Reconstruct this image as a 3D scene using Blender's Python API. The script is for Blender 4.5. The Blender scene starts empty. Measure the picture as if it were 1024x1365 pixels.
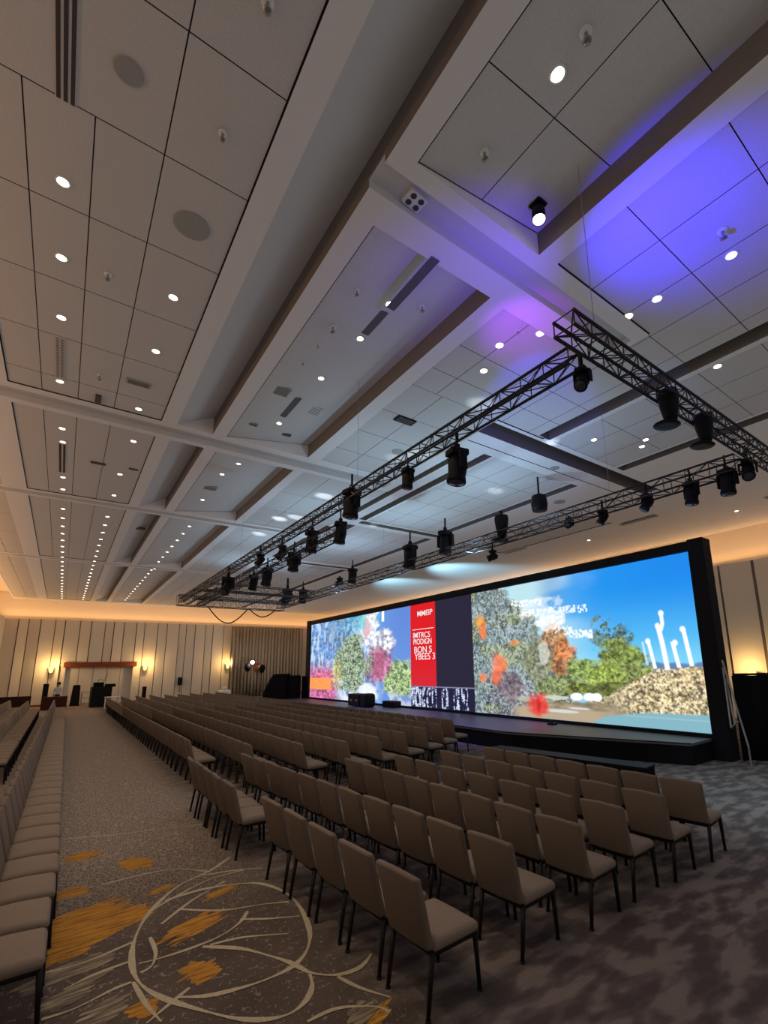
import bpy, bmesh, math, random
import numpy as np
from mathutils import Vector, Matrix
random.seed(7); np.random.seed(7)
S = bpy.context.scene; COL = S.collection; D = bpy.data
PI = math.pi
S.view_settings.view_transform = 'Standard'; S.view_settings.look = 'None'
S.view_settings.gamma = 1; S.view_settings.use_curve_mapping = False
S.view_settings.exposure = 0.0

# ------------------------------------------------------------------ camera (fitted to the photo's vanishing points)
F, YAW, PIT, ROL, CX, CY, H = 633.2, .655555525, .203662293, -.0203842341, 575.676, 757.723, 2.4
cy_, sy_, cp_, sp_ = math.cos(YAW), math.sin(YAW), math.cos(PIT), math.sin(PIT)
fwd = Vector((sy_*cp_, cy_*cp_, sp_)); rt0 = Vector((cy_, -sy_, 0)); up0 = rt0.cross(fwd)
RT = math.cos(ROL)*rt0 + math.sin(ROL)*up0; UP = -math.sin(ROL)*rt0 + math.cos(ROL)*up0
cam = D.cameras.new('camera'); co = D.objects.new('camera', cam); COL.objects.link(co)
co.matrix_world = Matrix(((RT.x, UP.x, -fwd.x, 0), (RT.y, UP.y, -fwd.y, 0), (RT.z, UP.z, -fwd.z, H), (0, 0, 0, 1)))
cam.sensor_fit = 'HORIZONTAL'; cam.sensor_width = 36; cam.lens = F/1024*36
cam.shift_x = (512-CX)/1024; cam.shift_y = (CY-682.5)/1024; cam.clip_end = 200; cam.clip_start = .05
S.camera = co
def ray(u, v): return RT*((u-CX)/F) - UP*((v-CY)/F) + fwd
def onz(u, v, z): d = ray(u, v); return Vector((0, 0, H)) + d*((z-H)/d.z)
def onx(u, v, x): d = ray(u, v); return Vector((0, 0, H)) + d*(x/d.x)
def ony(u, v, y): d = ray(u, v); return Vector((0, 0, H)) + d*(y/d.y)

# ------------------------------------------------------------------ helpers
def tag(o, label=None, cat=None, group=None, kind=None):
    if label: o['label'] = label
    if cat: o['category'] = cat
    if group: o['group'] = group
    if kind: o['kind'] = kind
    return o
def empty(name, loc, rz=0, label=None, cat=None, group=None):
    o = D.objects.new(name, None); COL.objects.link(o); o.location = loc; o.rotation_euler = (0, 0, rz); o.empty_display_size = .1
    return tag(o, label, cat, group)
def obj(name, bm, mats, parent=None, smooth=False):
    me = D.meshes.new(name); bmesh.ops.recalc_face_normals(bm, faces=bm.faces)
    bm.to_mesh(me); bm.free()
    for m in (mats if isinstance(mats, (list, tuple)) else [mats]): me.materials.append(m)
    if smooth:
        for p in me.polygons: p.use_smooth = True
    o = D.objects.new(name, me); COL.objects.link(o)
    if parent: o.parent = parent
    return o
def struct(name, bm, mats, smooth=False): return tag(obj(name, bm, mats, None, smooth), kind='structure')
def copy_tree(o, parent=None):
    c = o.copy(); COL.objects.link(c)
    if parent: c.parent = parent
    for ch in list(o.children): copy_tree(ch, c)
    return c
def box(bm, x0, x1, y0, y1, z0, z1, mi=0, M=None, bev=0, seg=2):
    vs = [Vector((x, y, z)) for x in (x0, x1) for y in (y0, y1) for z in (z0, z1)]
    if M: vs = [M @ v for v in vs]
    v = [bm.verts.new(p) for p in vs]
    fs = [bm.faces.new([v[i] for i in f]) for f in ((0,1,3,2),(4,6,7,5),(0,4,5,1),(2,3,7,6),(0,2,6,4),(1,5,7,3))]
    for f in fs: f.material_index = mi
    if bev:
        es = list({e for f in fs for e in f.edges})
        r = bmesh.ops.bevel(bm, geom=es, offset=bev, segments=seg, profile=.5, affect='EDGES')
        for f in r['faces']: f.material_index = mi
    return v
def tube(bm, p, q, r0, r1=None, n=8, mi=0, cap=True):
    p, q = Vector(p), Vector(q); r1 = r0 if r1 is None else r1
    d = (q-p).normalized(); a = d.orthogonal().normalized(); b = d.cross(a)
    A = [bm.verts.new(p + (a*math.cos(t)+b*math.sin(t))*r0) for t in [2*PI*(i+.5)/n for i in range(n)]]
    B = [bm.verts.new(q + (a*math.cos(t)+b*math.sin(t))*r1) for t in [2*PI*(i+.5)/n for i in range(n)]]
    for i in range(n):
        f = bm.faces.new((A[i], A[(i+1) % n], B[(i+1) % n], B[i])); f.material_index = mi
    if cap:
        bm.faces.new(A[::-1]).material_index = mi; bm.faces.new(B).material_index = mi
def path(bm, pts, r, n=6, mi=0):
    for a, b in zip(pts, pts[1:]): tube(bm, a, b, r, r, n, mi)
def lathe(bm, prof, n=16, M=None, mi=0):
    rings = []
    for r, z in prof:
        ring = []
        for i in range(n):
            p = Vector((r*math.cos(2*PI*i/n), r*math.sin(2*PI*i/n), z)); ring.append(bm.verts.new(M @ p if M else p))
        rings.append(ring)
    for A, B in zip(rings, rings[1:]):
        for i in range(n):
            bm.faces.new((A[i], A[(i+1) % n], B[(i+1) % n], B[i])).material_index = mi
    bm.faces.new(rings[0][::-1]).material_index = mi; bm.faces.new(rings[-1]).material_index = mi
def prism(bm, pts, z0, z1, mi=0):
    A = [bm.verts.new((x, y, z0)) for x, y in pts]; B = [bm.verts.new((x, y, z1)) for x, y in pts]
    n = len(pts)
    for i in range(n): bm.faces.new((A[i], A[(i+1) % n], B[(i+1) % n], B[i])).material_index = mi
    bm.faces.new(A[::-1]).material_index = mi; bm.faces.new(B).material_index = mi
def quad(bm, pts, mi=0):
    f = bm.faces.new([bm.verts.new(p) for p in pts]); f.material_index = mi; return f
ORD = 'nearest second third fourth fifth sixth seventh eighth ninth tenth eleventh twelfth thirteenth fourteenth fifteenth sixteenth seventeenth eighteenth nineteenth'.split()
TEN = {20: 'twent', 30: 'thirt', 40: 'fort', 50: 'fift'}
def nth(i, first='first'):
    if i == 0: return first
    if i < 19: return ORD[i]
    n = i+1; t = n//10*10
    return TEN[t]+'ieth' if n == t else TEN[t]+'y-'+(['first']+ORD[1:9])[n-t-1]

# ------------------------------------------------------------------ materials
def mat(name, col, rough=.6, metal=0, noise=0, nscale=20, bump=0, emit=None, estr=1, detail=3, spec=.3):
    m = D.materials.new(name); m.use_nodes = True; nt = m.node_tree; b = nt.nodes['Principled BSDF']
    b.inputs['Base Color'].default_value = (*col, 1); b.inputs['Roughness'].default_value = rough; b.inputs['Metallic'].default_value = metal
    b.inputs['Specular IOR Level'].default_value = spec
    if noise or bump:
        tc = nt.nodes.new('ShaderNodeTexCoord'); n = nt.nodes.new('ShaderNodeTexNoise')
        n.inputs['Scale'].default_value = nscale; n.inputs['Detail'].default_value = detail
        nt.links.new(tc.outputs['Object'], n.inputs['Vector'])
        if noise:
            mx = nt.nodes.new('ShaderNodeMix'); mx.data_type = 'RGBA'
            mx.inputs[6].default_value = (*[c*(1-noise) for c in col], 1); mx.inputs[7].default_value = (*[min(1, c*(1+noise)) for c in col], 1)
            nt.links.new(n.outputs['Fac'], mx.inputs[0]); nt.links.new(mx.outputs[2], b.inputs['Base Color'])
        if bump:
            bp = nt.nodes.new('ShaderNodeBump'); bp.inputs['Strength'].default_value = bump; bp.inputs['Distance'].default_value = .01
            nt.links.new(n.outputs['Fac'], bp.inputs['Height']); nt.links.new(bp.outputs['Normal'], b.inputs['Normal'])
    if emit:
        b.inputs['Emission Color'].default_value = (*emit, 1); b.inputs['Emission Strength'].default_value = estr
    return m
def emat(name, col, s):
    m = D.materials.new(name); m.use_nodes = True; nt = m.node_tree; nt.nodes.clear()
    e = nt.nodes.new('ShaderNodeEmission'); e.inputs[0].default_value = (*col, 1); e.inputs[1].default_value = s
    o = nt.nodes.new('ShaderNodeOutputMaterial'); nt.links.new(e.outputs[0], o.inputs[0]); return m
def attr_emat(name, s):
    m = D.materials.new(name); m.use_nodes = True; nt = m.node_tree; nt.nodes.clear()
    a = nt.nodes.new('ShaderNodeVertexColor'); a.layer_name = 'Col'
    e = nt.nodes.new('ShaderNodeEmission'); e.inputs[1].default_value = s; nt.links.new(a.outputs[0], e.inputs[0])
    o = nt.nodes.new('ShaderNodeOutputMaterial'); nt.links.new(e.outputs[0], o.inputs[0]); return m

m_soffit = mat('ceiling_paint', (.80, .765, .77), .8)
m_tile = mat('ceiling_tile', (.63, .595, .585), .85, noise=.14, nscale=55, bump=.15)
m_trough = mat('trough_paint', (.64, .62, .62), .8)
m_inner = mat('recess_side_dark', (.20, .165, .145), .8)  # darker brown than the soffit, for recess sides and slots
m_groove = mat('tile_joint', (.075, .064, .06), .9)
m_wall = mat('wall_fabric', (.60, .54, .47), .9, noise=.08, nscale=60, bump=.1)
m_wallgap = mat('wall_shadow_gap', (.14, .11, .085), .9)
m_cove = mat('cove_paint', (.80, .72, .62), .8)
m_redwood = mat('red_wood', (.20, .045, .02), .5, noise=.3, nscale=8)
m_blackm = mat('black_metal', (.007, .007, .009), .55, spec=.25)
m_blackp = mat('black_plastic', (.007, .007, .009), .6, spec=.2)
m_blackcloth = mat('black_cloth', (.008, .008, .009), .95, noise=.3, nscale=40, spec=.1)
m_truss = mat('truss_aluminium', (.07, .07, .085), .45, .6)
m_steel = mat('steel', (.45, .45, .46), .35, .8)
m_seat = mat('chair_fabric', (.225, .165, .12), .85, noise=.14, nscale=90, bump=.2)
m_back_shaded = mat('chair_fabric_shaded', (.165, .118, .088), .9, noise=.14, nscale=90, bump=.2)  # seat fabric darkened: shade on the backrests put into the colour
m_leg = mat('chair_leg_metal', (.009, .008, .008), .5, spec=.25)
m_stage = mat('stage_deck', (.11, .105, .12), .45, noise=.15, nscale=4)
m_curtain = mat('curtain_cloth', (.40, .32, .235), .95, noise=.1, nscale=50)
m_white = mat('white_plastic', (.75, .75, .74), .4)
m_grille = mat('grille', (.36, .35, .34), .8, noise=.2, nscale=200)
m_lens = mat('lens_glass', (.03, .04, .07), .1, spec=.8)
m_lamp = emat('downlight_lamp', (1, .86, .62), 9)
m_lampcool = emat('downlight_lamp_cool', (1, .95, .86), 9)
m_sconce = emat('sconce_lamp', (1, .62, .16), 3)
m_glow = emat('work_lamp', (1, .9, .75), 12)

# carpet
def carpet():
    m = D.materials.new('carpet'); m.use_nodes = True; nt = m.node_tree; b = nt.nodes['Principled BSDF']; N = nt.nodes.new; L = nt.links.new
    b.inputs['Roughness'].default_value = .95; b.inputs['Specular IOR Level'].default_value = .08
    tc = N('ShaderNodeTexCoord'); sep = N('ShaderNodeSeparateXYZ'); L(tc.outputs['Object'], sep.inputs[0])
    def ramp(src, stops):
        r = N('ShaderNodeValToRGB'); els = r.color_ramp.elements
        els[0].position, els[0].color = stops[0][0], (*stops[0][1], 1); els[1].position, els[1].color = stops[1][0], (*stops[1][1], 1)
        for p, c in stops[2:]: e = els.new(p); e.color = (*c, 1)
        L(src, r.inputs[0]); return r.outputs[0]
    def mix(f, a, c, mode='MIX'):
        x = N('ShaderNodeMix'); x.data_type = 'RGBA'; x.blend_type = mode
        for s, i in ((f, 0), (a, 6), (c, 7)):
            if hasattr(s, 'is_linked'): L(s, x.inputs[i])
            else: x.inputs[i].default_value = s if i == 0 else (*s, 1)
        return x.outputs[2]
    # aisle: brown pile with a broken lattice of pale dashes
    mp = N('ShaderNodeMapping'); mp.inputs['Scale'].default_value = (24, 14, 1); mp.inputs['Rotation'].default_value = (0, 0, .5); L(tc.outputs['Object'], mp.inputs[0])
    vo = N('ShaderNodeTexVoronoi'); vo.feature = 'DISTANCE_TO_EDGE'; vo.inputs['Scale'].default_value = 1.0; L(mp.outputs[0], vo.inputs['Vector'])
    lat = ramp(vo.outputs['Distance'], [(0, (1, 1, 1)), (.10, (0, 0, 0))])
    n1 = N('ShaderNodeTexNoise'); n1.inputs['Scale'].default_value = 17; n1.inputs['Detail'].default_value = 3; L(tc.outputs['Object'], n1.inputs['Vector'])
    brk = ramp(n1.outputs['Fac'], [(.53, (0, 0, 0)), (.66, (.9, .9, .9))])
    dash = mix(1.0, lat, brk, 'MULTIPLY')
    nb = N('ShaderNodeTexNoise'); nb.inputs['Scale'].default_value = 1.2; nb.inputs['Detail'].default_value = 6; L(tc.outputs['Object'], nb.inputs['Vector'])
    base = ramp(nb.outputs['Fac'], [(.3, (.070, .051, .041)), (.7, (.115, .085, .068))])
    far = N('ShaderNodeMapRange'); far.inputs[1].default_value = 5.5; far.inputs[2].default_value = 8.5; far.inputs[3].default_value = .0; far.inputs[4].default_value = 1; L(sep.outputs['Y'], far.inputs[0])
    lat2 = ramp(vo.outputs['Distance'], [(0, (1, 1, 1)), (.17, (0, 0, 0))]); dens = mix(far.outputs[0], dash, lat2); base2 = mix(far.outputs[0], base, (.165, .122, .10))
    aisle = mix(dens, base2, (.36, .29, .23))
    # hall floor: soft woven waves in two browns
    mp2 = N('ShaderNodeMapping'); mp2.inputs['Scale'].default_value = (1.5, 3.4, 1); mp2.inputs['Rotation'].default_value = (0, 0, .62); L(tc.outputs['Object'], mp2.inputs[0])
    n2 = N('ShaderNodeTexNoise'); n2.inputs['Scale'].default_value = 1.5; n2.inputs['Detail'].default_value = 2.5; n2.inputs['Distortion'].default_value = 0; L(mp2.outputs[0], n2.inputs['Vector'])
    hall = ramp(n2.outputs['Fac'], [(.40, (.075, .058, .054)), (.50, (.11, .086, .078)), (.56, (.165, .13, .112)), (.70, (.18, .14, .12))])
    n3 = N('ShaderNodeTexNoise'); n3.inputs['Scale'].default_value = 110; L(tc.outputs['Object'], n3.inputs['Vector'])
    edge = N('ShaderNodeMapRange'); edge.inputs[1].default_value = 1.9; edge.inputs[2].default_value = 2.6; L(sep.outputs['X'], edge.inputs[0])
    c = mix(edge.outputs[0], aisle, hall)
    pile = ramp(n3.outputs['Fac'], [(.3, (.75, .75, .75)), (.7, (1.2, 1.2, 1.2))])
    c = mix(1.0, c, pile, 'MULTIPLY')
    L(c, b.inputs['Base Color'])
    bp = N('ShaderNodeBump'); bp.inputs['Strength'].default_value = .4; bp.inputs['Distance'].default_value = .01
    L(n3.outputs['Fac'], bp.inputs['Height']); L(bp.outputs['Normal'], b.inputs['Normal'])
    return m
m_carpet = carpet()
m_cream = mat('carpet_cream_yarn', (.42, .34, .23), .95, noise=.35, nscale=45, spec=.05)
def yarn(name, c1, c2, c3):
    m = D.materials.new(name); m.use_nodes = True; nt = m.node_tree; b = nt.nodes['Principled BSDF']; b.inputs['Roughness'].default_value = .95; b.inputs['Specular IOR Level'].default_value = .05
    tc = nt.nodes.new('ShaderNodeTexCoord'); mp = nt.nodes.new('ShaderNodeMapping'); mp.inputs['Rotation'].default_value = (0, 0, -.42); mp.inputs['Scale'].default_value = (2.2, 26, 1)
    n = nt.nodes.new('ShaderNodeTexNoise'); n.inputs['Scale'].default_value = 1.3; n.inputs['Detail'].default_value = 5; n.inputs['Roughness'].default_value = .7
    r = nt.nodes.new('ShaderNodeValToRGB'); e = r.color_ramp.elements; e[0].position = .36; e[0].color = (*c1, 1); e[1].position = .5; e[1].color = (*c2, 1); q = e.new(.66); q.color = (*c3, 1)
    for a_, b_ in ((tc.outputs['Object'], mp.inputs[0]), (mp.outputs[0], n.inputs['Vector']), (n.outputs['Fac'], r.inputs[0]), (r.outputs[0], b.inputs['Base Color'])): nt.links.new(a_, b_)
    return m
m_orange = yarn('carpet_orange_yarn', (.14, .07, .03), (.40, .18, .03), (.55, .28, .06))
m_tan = yarn('carpet_tan_yarn', (.08, .06, .046), (.19, .145, .105), (.38, .31, .21))

# ------------------------------------------------------------------ room dimensions
K = 5.6/4.9; ZC = 8.0
XL, XR, YB, WT = -3.9, 23.2, 48.0, 6.62

# floor with its woven motif (medallion lines and orange brushed patches belong to the carpet)
bm = bmesh.new(); quad(bm, [(-7, -6, 0), (30, -6, 0), (30, 52, 0), (-7, 52, 0)])
def fl(x, y): p = onz(x/2, 1000+y/2, 0); return Vector((p.x, p.y, 0))
def smooth_poly(pts, n=8):
    out = []
    for i in range(len(pts)-1):
        p0, p1, p2, p3 = pts[max(i-1, 0)], pts[i], pts[i+1], pts[min(i+2, len(pts)-1)]
        for k in range(n):
            t = k/n
            out.append(.5*((2*p1)+(p2-p0)*t+(2*p0-5*p1+4*p2-p3)*t*t+(3*p1-p0-3*p2+p3)*t**3))
    return out+[pts[-1]]
def ribbon(pts, w, mi, z):
    P = smooth_poly([fl(*p) for p in pts]); A = []
    for i, p in enumerate(P):
        d = (P[min(i+1, len(P)-1)]-P[max(i-1, 0)]); n = Vector((-d.y, d.x, 0)).normalized()*w*.5*(.75+.35*math.sin(i*.31)+.12*random.random())
        A.append((bm.verts.new((p.x+n.x, p.y+n.y, z)), bm.verts.new((p.x-n.x, p.y-n.y, z))))
    for (a, b), (c, d) in zip(A, A[1:]): bm.faces.new((a, b, d, c)).material_index = mi
CUR = [[(612,287),(560,322),(480,360),(420,410),(380,460),(355,520),(353,580),(375,625),(430,660),(520,690),(620,715),(700,720),(770,705),(815,670),(832,630),(826,598)],
 [(270,360),(400,328),(480,318),(560,325)], [(540,335),(620,322),(700,315)],
 [(440,402),(540,372),(640,357),(700,358),(760,380),(800,420),(825,480),(820,530),(790,570),(740,600),(660,630),(560,655),(480,660)],
 [(480,425),(590,428),(700,412),(770,405)], [(660,430),(640,460),(590,495),(520,525),(430,555),(370,570)], [(640,452),(720,450),(800,443)],
 [(540,525),(640,530),(720,550),(780,570),(830,595),(900,600),(960,580),(990,545)], [(560,520),(650,500),(770,490)],
 [(360,510),(280,545),(200,575),(120,595)], [(345,565),(250,600),(170,640)], [(400,500),(415,540),(405,575),(375,595)], [(355,620),(390,680),(430,725)],
 [(505,635),(450,680),(390,730)], [(350,620),(300,640),(200,690),(110,720)], [(820,725),(900,690),(1000,685),(1040,700)], [(430,465),(500,410),(560,372),(600,350)],
 [(400,430),(480,385),(560,345),(650,320)], [(900,605),(960,635),(1040,660)]]
for i, c in enumerate(CUR): ribbon(c, .045 if i in (0, 3, 7) else .032, 1, .0046+i*.00003)
ribbon([(165,237),(300,226),(420,211),(540,198)], .03, 1, .0011)
def patch(c, L, W, ang, mi, n, z):
    c = fl(*c); a = Vector((math.cos(ang), math.sin(ang), 0)); b = Vector((-a.y, a.x, 0))
    for i in range(n):
        t = (i+.5)/n*2-1; l = L*math.sqrt(max(.05, 1-t*t*.8))*random.uniform(.55, 1.1); o = c+b*(t*W)+a*random.uniform(-.2, .2)*L
        k = 6; w = W/n*random.uniform(1.0, 2.1); zz = z+i*.00003
        pts = [(o+a*(l*(2*j/k-1))+b*(w*random.uniform(.5, 1)*(.35 if j in (0, k) else 1))) for j in range(k+1)]
        pts2 = [(o+a*(l*(2*j/k-1))-b*(w*random.uniform(.5, 1)*(.35 if j in (0, k) else 1))) for j in range(k+1)]
        va = [bm.verts.new((p.x, p.y, zz)) for p in pts]; vb = [bm.verts.new((p.x, p.y, zz)) for p in pts2]
        for j in range(k): bm.faces.new((va[j], va[j+1], vb[j+1], vb[j])).material_index = mi
PZ = [.0004]
for c, L, W, n in (((225,282),.30,.17,5),((370,300),.18,.25,6),((185,382),.22,.15,5),((250,455),.50,.42,13),((170,520),.38,.30,9),((350,440),.30,.12,5),((520,468),.42,.15,6),((530,590),.17,.16,6),((595,376),.26,.07,4),((380,690),.12,.1,3),((100,560),.3,.2,6),((1010,705),.16,.06,4),((430,372),.2,.06,3)):
    patch(c, L, W, .42, 2, n, PZ[0]); PZ[0] += .0002
for c, L, W, n in (((240,570),.3,.12,4),((270,700),.25,.12,4),((130,610),.3,.1,3),((200,650),.3,.1,3),((960,700),.2,.08,3)):
    patch(c, L, W, .40, 3, n, PZ[0]); PZ[0] += .0002
struct('floor', bm, [m_carpet, m_cream, m_orange, m_tan])

# ------------------------------------------------------------------ ceiling: soffits, recesses, tiles with joints
rects = []   # x0,x1,y0,y1,height above the soffit,material index (in lattice units, scaled by K)
def rect(x0, x1, y0, y1, h, mi, h1=None): rects.append((x0*K, x1*K, y0*K, y1*K, h, mi, h if h1 is None else h1))
GW = .0055
def panel(x0, x1, y0, y1, h, xs=(), ys=(), mi=1, h1=None):
    h1 = h if h1 is None else h1; at_ = lambda x: h+(h1-h)*(x-x0)/(x1-x0)
    rect(x0, x1, y0, y1, h, mi, h1)
    for x in xs:
        x, ya = x if isinstance(x, tuple) else (x, y0)
        if x0 < x < x1: rect(x-GW, x+GW, ya, y1, at_(x)+.03, 4)
    for y in ys:
        if y0 < y < y1: rect(x0, x1, y-GW, y+GW, h+.03, 4, h1+.03)
def reveal(x0, x1, y0, y1):                  # dark shadow gap framing a flush panel
    g = .008; rect(x0-g, x0+g, y0, y1, .05, 4); rect(x1-g, x1+g, y0, y1, .05, 4); rect(x0, x1, y0-g, y0+g, .05, 4); rect(x0, x1, y1-g, y1+g, .05, 4)
XE0, XE1, YE = (XL+.45)/K, (XR-.5)/K, 40.9
bays = [(-4, 10.1), (10.9, 16.1), (16.75, 25.4), (26.1, 40.0)]
for i, (a, b) in enumerate(bays):
    ys = [-.1, 1.0, 2.15, 3.32, 4.46, 5.67, 6.95, 8.24, 9.5] if i == 0 else [a+2.6*j for j in range(1, 8)]
    panel(-1.25, 1.05, a, b, .02, ([(-.8, 4.46), (-.29, 4.46), .26] if i == 0 else [-.8, -.29, .26]) if i < 3 else [-.29, .26], ys if i == 0 else ys[1::2]); reveal(-1.25, 1.05, a, b)
    rect(1.33, 2.01, a if i else -4, b, .03, 2, .42)
    if i: panel(-2.9, -1.75, a, b, .02, [-2.3], [a+2.4*j for j in range(1, 6)])
    segs = [(-4, 3.05), (3.9, 10.05)] if i == 0 else [(a+.05, b-.05)]
    for (p, q) in segs:
        panel(2.28, 4.1, p, q, .02, [3.15] if q < 4 else [], [1.02, 2.05] if q < 4 else [], 1, .36)
        rect(2.28-.009, 2.28+.009, p, q, .07, 4); rect(2.28, 4.1, q-.008, q+.006, .02, 4, .36)
    if i: panel(4.35, 6.9 if i else 6.5, a, b, .02, [5.1, 5.9], [a+1.7*j for j in range(1, 7)])
# slots across the hall, left half
rect(2.01, 6.5, 3.24, 3.55, .12, 2)
rect(-2.9, 6.6, 10.3, 10.72, .14, 2); rect(-2.9, 6.4, 16.3, 16.6, .14, 2); rect(-2.9, 8, 25.65, 25.9, .14, 2)
# right half
panel(4.4, 7.95, -4, 3.0, .02, [5.12, 5.93, 6.67, 7.47], [-1, .02, 1.04, 2.07]); reveal(4.4, 7.95, -4, 3.0)
panel(6.6, 7.95, 2.9, 4.0, .02, [6.67, 7.47], [3.03])
panel(4.4, 7.95, 3.95, 6.2, .02, [4.95, 5.93, 6.67, 7.47], [4.9, 5.6]); reveal(4.4, 7.95, 3.95, 6.2)
rect(4.4, 6.55, 6.2, 10.0, .02, 1); panel(4.4, 6.5, 6.2, 10.0, .02, [5.1, 5.8], [7.2, 8.2, 9.2])
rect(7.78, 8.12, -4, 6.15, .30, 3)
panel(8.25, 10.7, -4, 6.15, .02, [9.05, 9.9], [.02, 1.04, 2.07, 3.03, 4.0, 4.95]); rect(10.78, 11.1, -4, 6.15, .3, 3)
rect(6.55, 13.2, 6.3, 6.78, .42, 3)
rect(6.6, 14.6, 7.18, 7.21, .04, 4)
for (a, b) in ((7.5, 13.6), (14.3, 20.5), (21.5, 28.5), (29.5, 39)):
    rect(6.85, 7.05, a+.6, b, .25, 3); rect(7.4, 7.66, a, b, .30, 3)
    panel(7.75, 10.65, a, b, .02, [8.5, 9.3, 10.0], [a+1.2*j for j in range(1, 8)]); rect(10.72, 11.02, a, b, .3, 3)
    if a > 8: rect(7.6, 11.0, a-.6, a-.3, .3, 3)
for (x0, x1, y0, y1) in ((15.4, 15.75, 7.6, 9.0), (16.6, 16.9, 2.5, 4.8), (15.2, 15.4, 13.2, 14.5)): rect(x0, x1, y0, y1, .1, 4)
panel(12.9, 15.1, 9.0, 14.5, .02, [], [11.5]); reveal(12.9, 15.1, 9.0, 14.5)
xs = sorted({round(v, 4) for r in rects for v in r[:2]} | {XE0*K, XE1*K}); ys = sorted({round(v, 4) for r in rects for v in r[2:4]} | {YE*K, -4*K})
xs = [x for x in xs if XE0*K-1e-3 <= x <= XE1*K+1e-3]; ys = [y for y in ys if -4*K-1e-3 <= y <= YE*K+1e-3]
nx, ny = len(xs)-1, len(ys)-1
xm = (np.array(xs[1:])+np.array(xs[:-1]))/2; ym = (np.array(ys[1:])+np.array(ys[:-1]))/2
Hl = np.zeros((nx, ny)); Hr = np.zeros((nx, ny)); Mi = np.zeros((nx, ny), int); XA0, XA1 = np.array(xs[:-1]), np.array(xs[1:])
for r in rects:
    ix = (xm > r[0]) & (xm < r[1]); iy = (ym > r[2]) & (ym < r[3]); sel = np.outer(ix, iy); k = (r[6]-r[4])/(r[1]-r[0])
    Hl[sel] = np.repeat(((r[4]+k*(XA0-r[0]))[ix])[:, None], iy.sum(), 1).ravel(); Hr[sel] = np.repeat(((r[4]+k*(XA1-r[0]))[ix])[:, None], iy.sum(), 1).ravel(); Mi[sel] = r[5]
bm = bmesh.new(); cache = {}
def cv(x, y, h):
    k = (round(x, 4), round(y, 4), round(h, 4))
    if k not in cache: cache[k] = bm.verts.new((x, y, ZC+h))
    return cache[k]
def cq(mi, *vs):
    vs = list(dict.fromkeys(vs))
    if len(vs) < 3: return
    try: f = bm.faces.new(vs); f.material_index = mi
    except ValueError: pass
eq = lambda a, b: abs(a-b) < 1e-5
for j in range(ny):                           # merge runs of equal flat cells along x
    i = 0
    while i < nx:
        k = i
        while k+1 < nx and eq(Hl[i, j], Hr[i, j]) and eq(Hl[k+1, j], Hr[i, j]) and eq(Hr[k+1, j], Hr[i, j]) and Mi[k+1, j] == Mi[i, j]: k += 1
        cq(int(Mi[i, j]), cv(xs[i], ys[j], Hl[i, j]), cv(xs[i], ys[j+1], Hl[i, j]), cv(xs[k+1], ys[j+1], Hr[k, j]), cv(xs[k+1], ys[j], Hr[k, j])); i = k+1
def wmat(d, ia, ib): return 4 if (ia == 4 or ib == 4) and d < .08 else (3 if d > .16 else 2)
for i in range(nx):
    for j in range(ny):
        if i+1 < nx and not eq(Hr[i, j], Hl[i+1, j]):
            a, b = Hr[i, j], Hl[i+1, j]; x = xs[i+1]
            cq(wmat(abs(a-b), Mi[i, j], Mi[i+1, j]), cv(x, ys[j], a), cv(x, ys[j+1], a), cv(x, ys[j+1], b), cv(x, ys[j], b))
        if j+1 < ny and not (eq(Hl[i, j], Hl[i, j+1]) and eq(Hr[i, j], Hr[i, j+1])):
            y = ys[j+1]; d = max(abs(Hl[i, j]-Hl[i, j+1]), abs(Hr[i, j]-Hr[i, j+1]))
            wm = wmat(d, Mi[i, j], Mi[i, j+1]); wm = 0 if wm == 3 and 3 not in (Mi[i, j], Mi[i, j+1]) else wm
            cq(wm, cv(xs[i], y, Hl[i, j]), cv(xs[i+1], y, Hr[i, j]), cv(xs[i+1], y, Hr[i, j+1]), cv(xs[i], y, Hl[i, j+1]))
# fascia and cove lid
x0, x1, y1 = XE0*K, XE1*K, YE*K
quad(bm, [(x0, -4*K, ZC), (x0, y1, ZC), (x0, y1, ZC+.75), (x0, -4*K, ZC+.75)])
quad(bm, [(x1, -4*K, ZC), (x1, y1, ZC), (x1, y1, ZC+.75), (x1, -4*K, ZC+.75)])
quad(bm, [(x0, y1, ZC), (x1, y1, ZC), (x1, y1, ZC+.75), (x0, y1, ZC+.75)])
quad(bm, [(XL-.8, -4*K, ZC+.75), (XR+.8, -4*K, ZC+.75), (XR+.8, YB+.8, ZC+.75), (XL-.8, YB+.8, ZC+.75)], 5)
struct('ceiling', bm, [m_soffit, m_tile, m_trough, m_inner, m_groove, m_cove])

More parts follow.
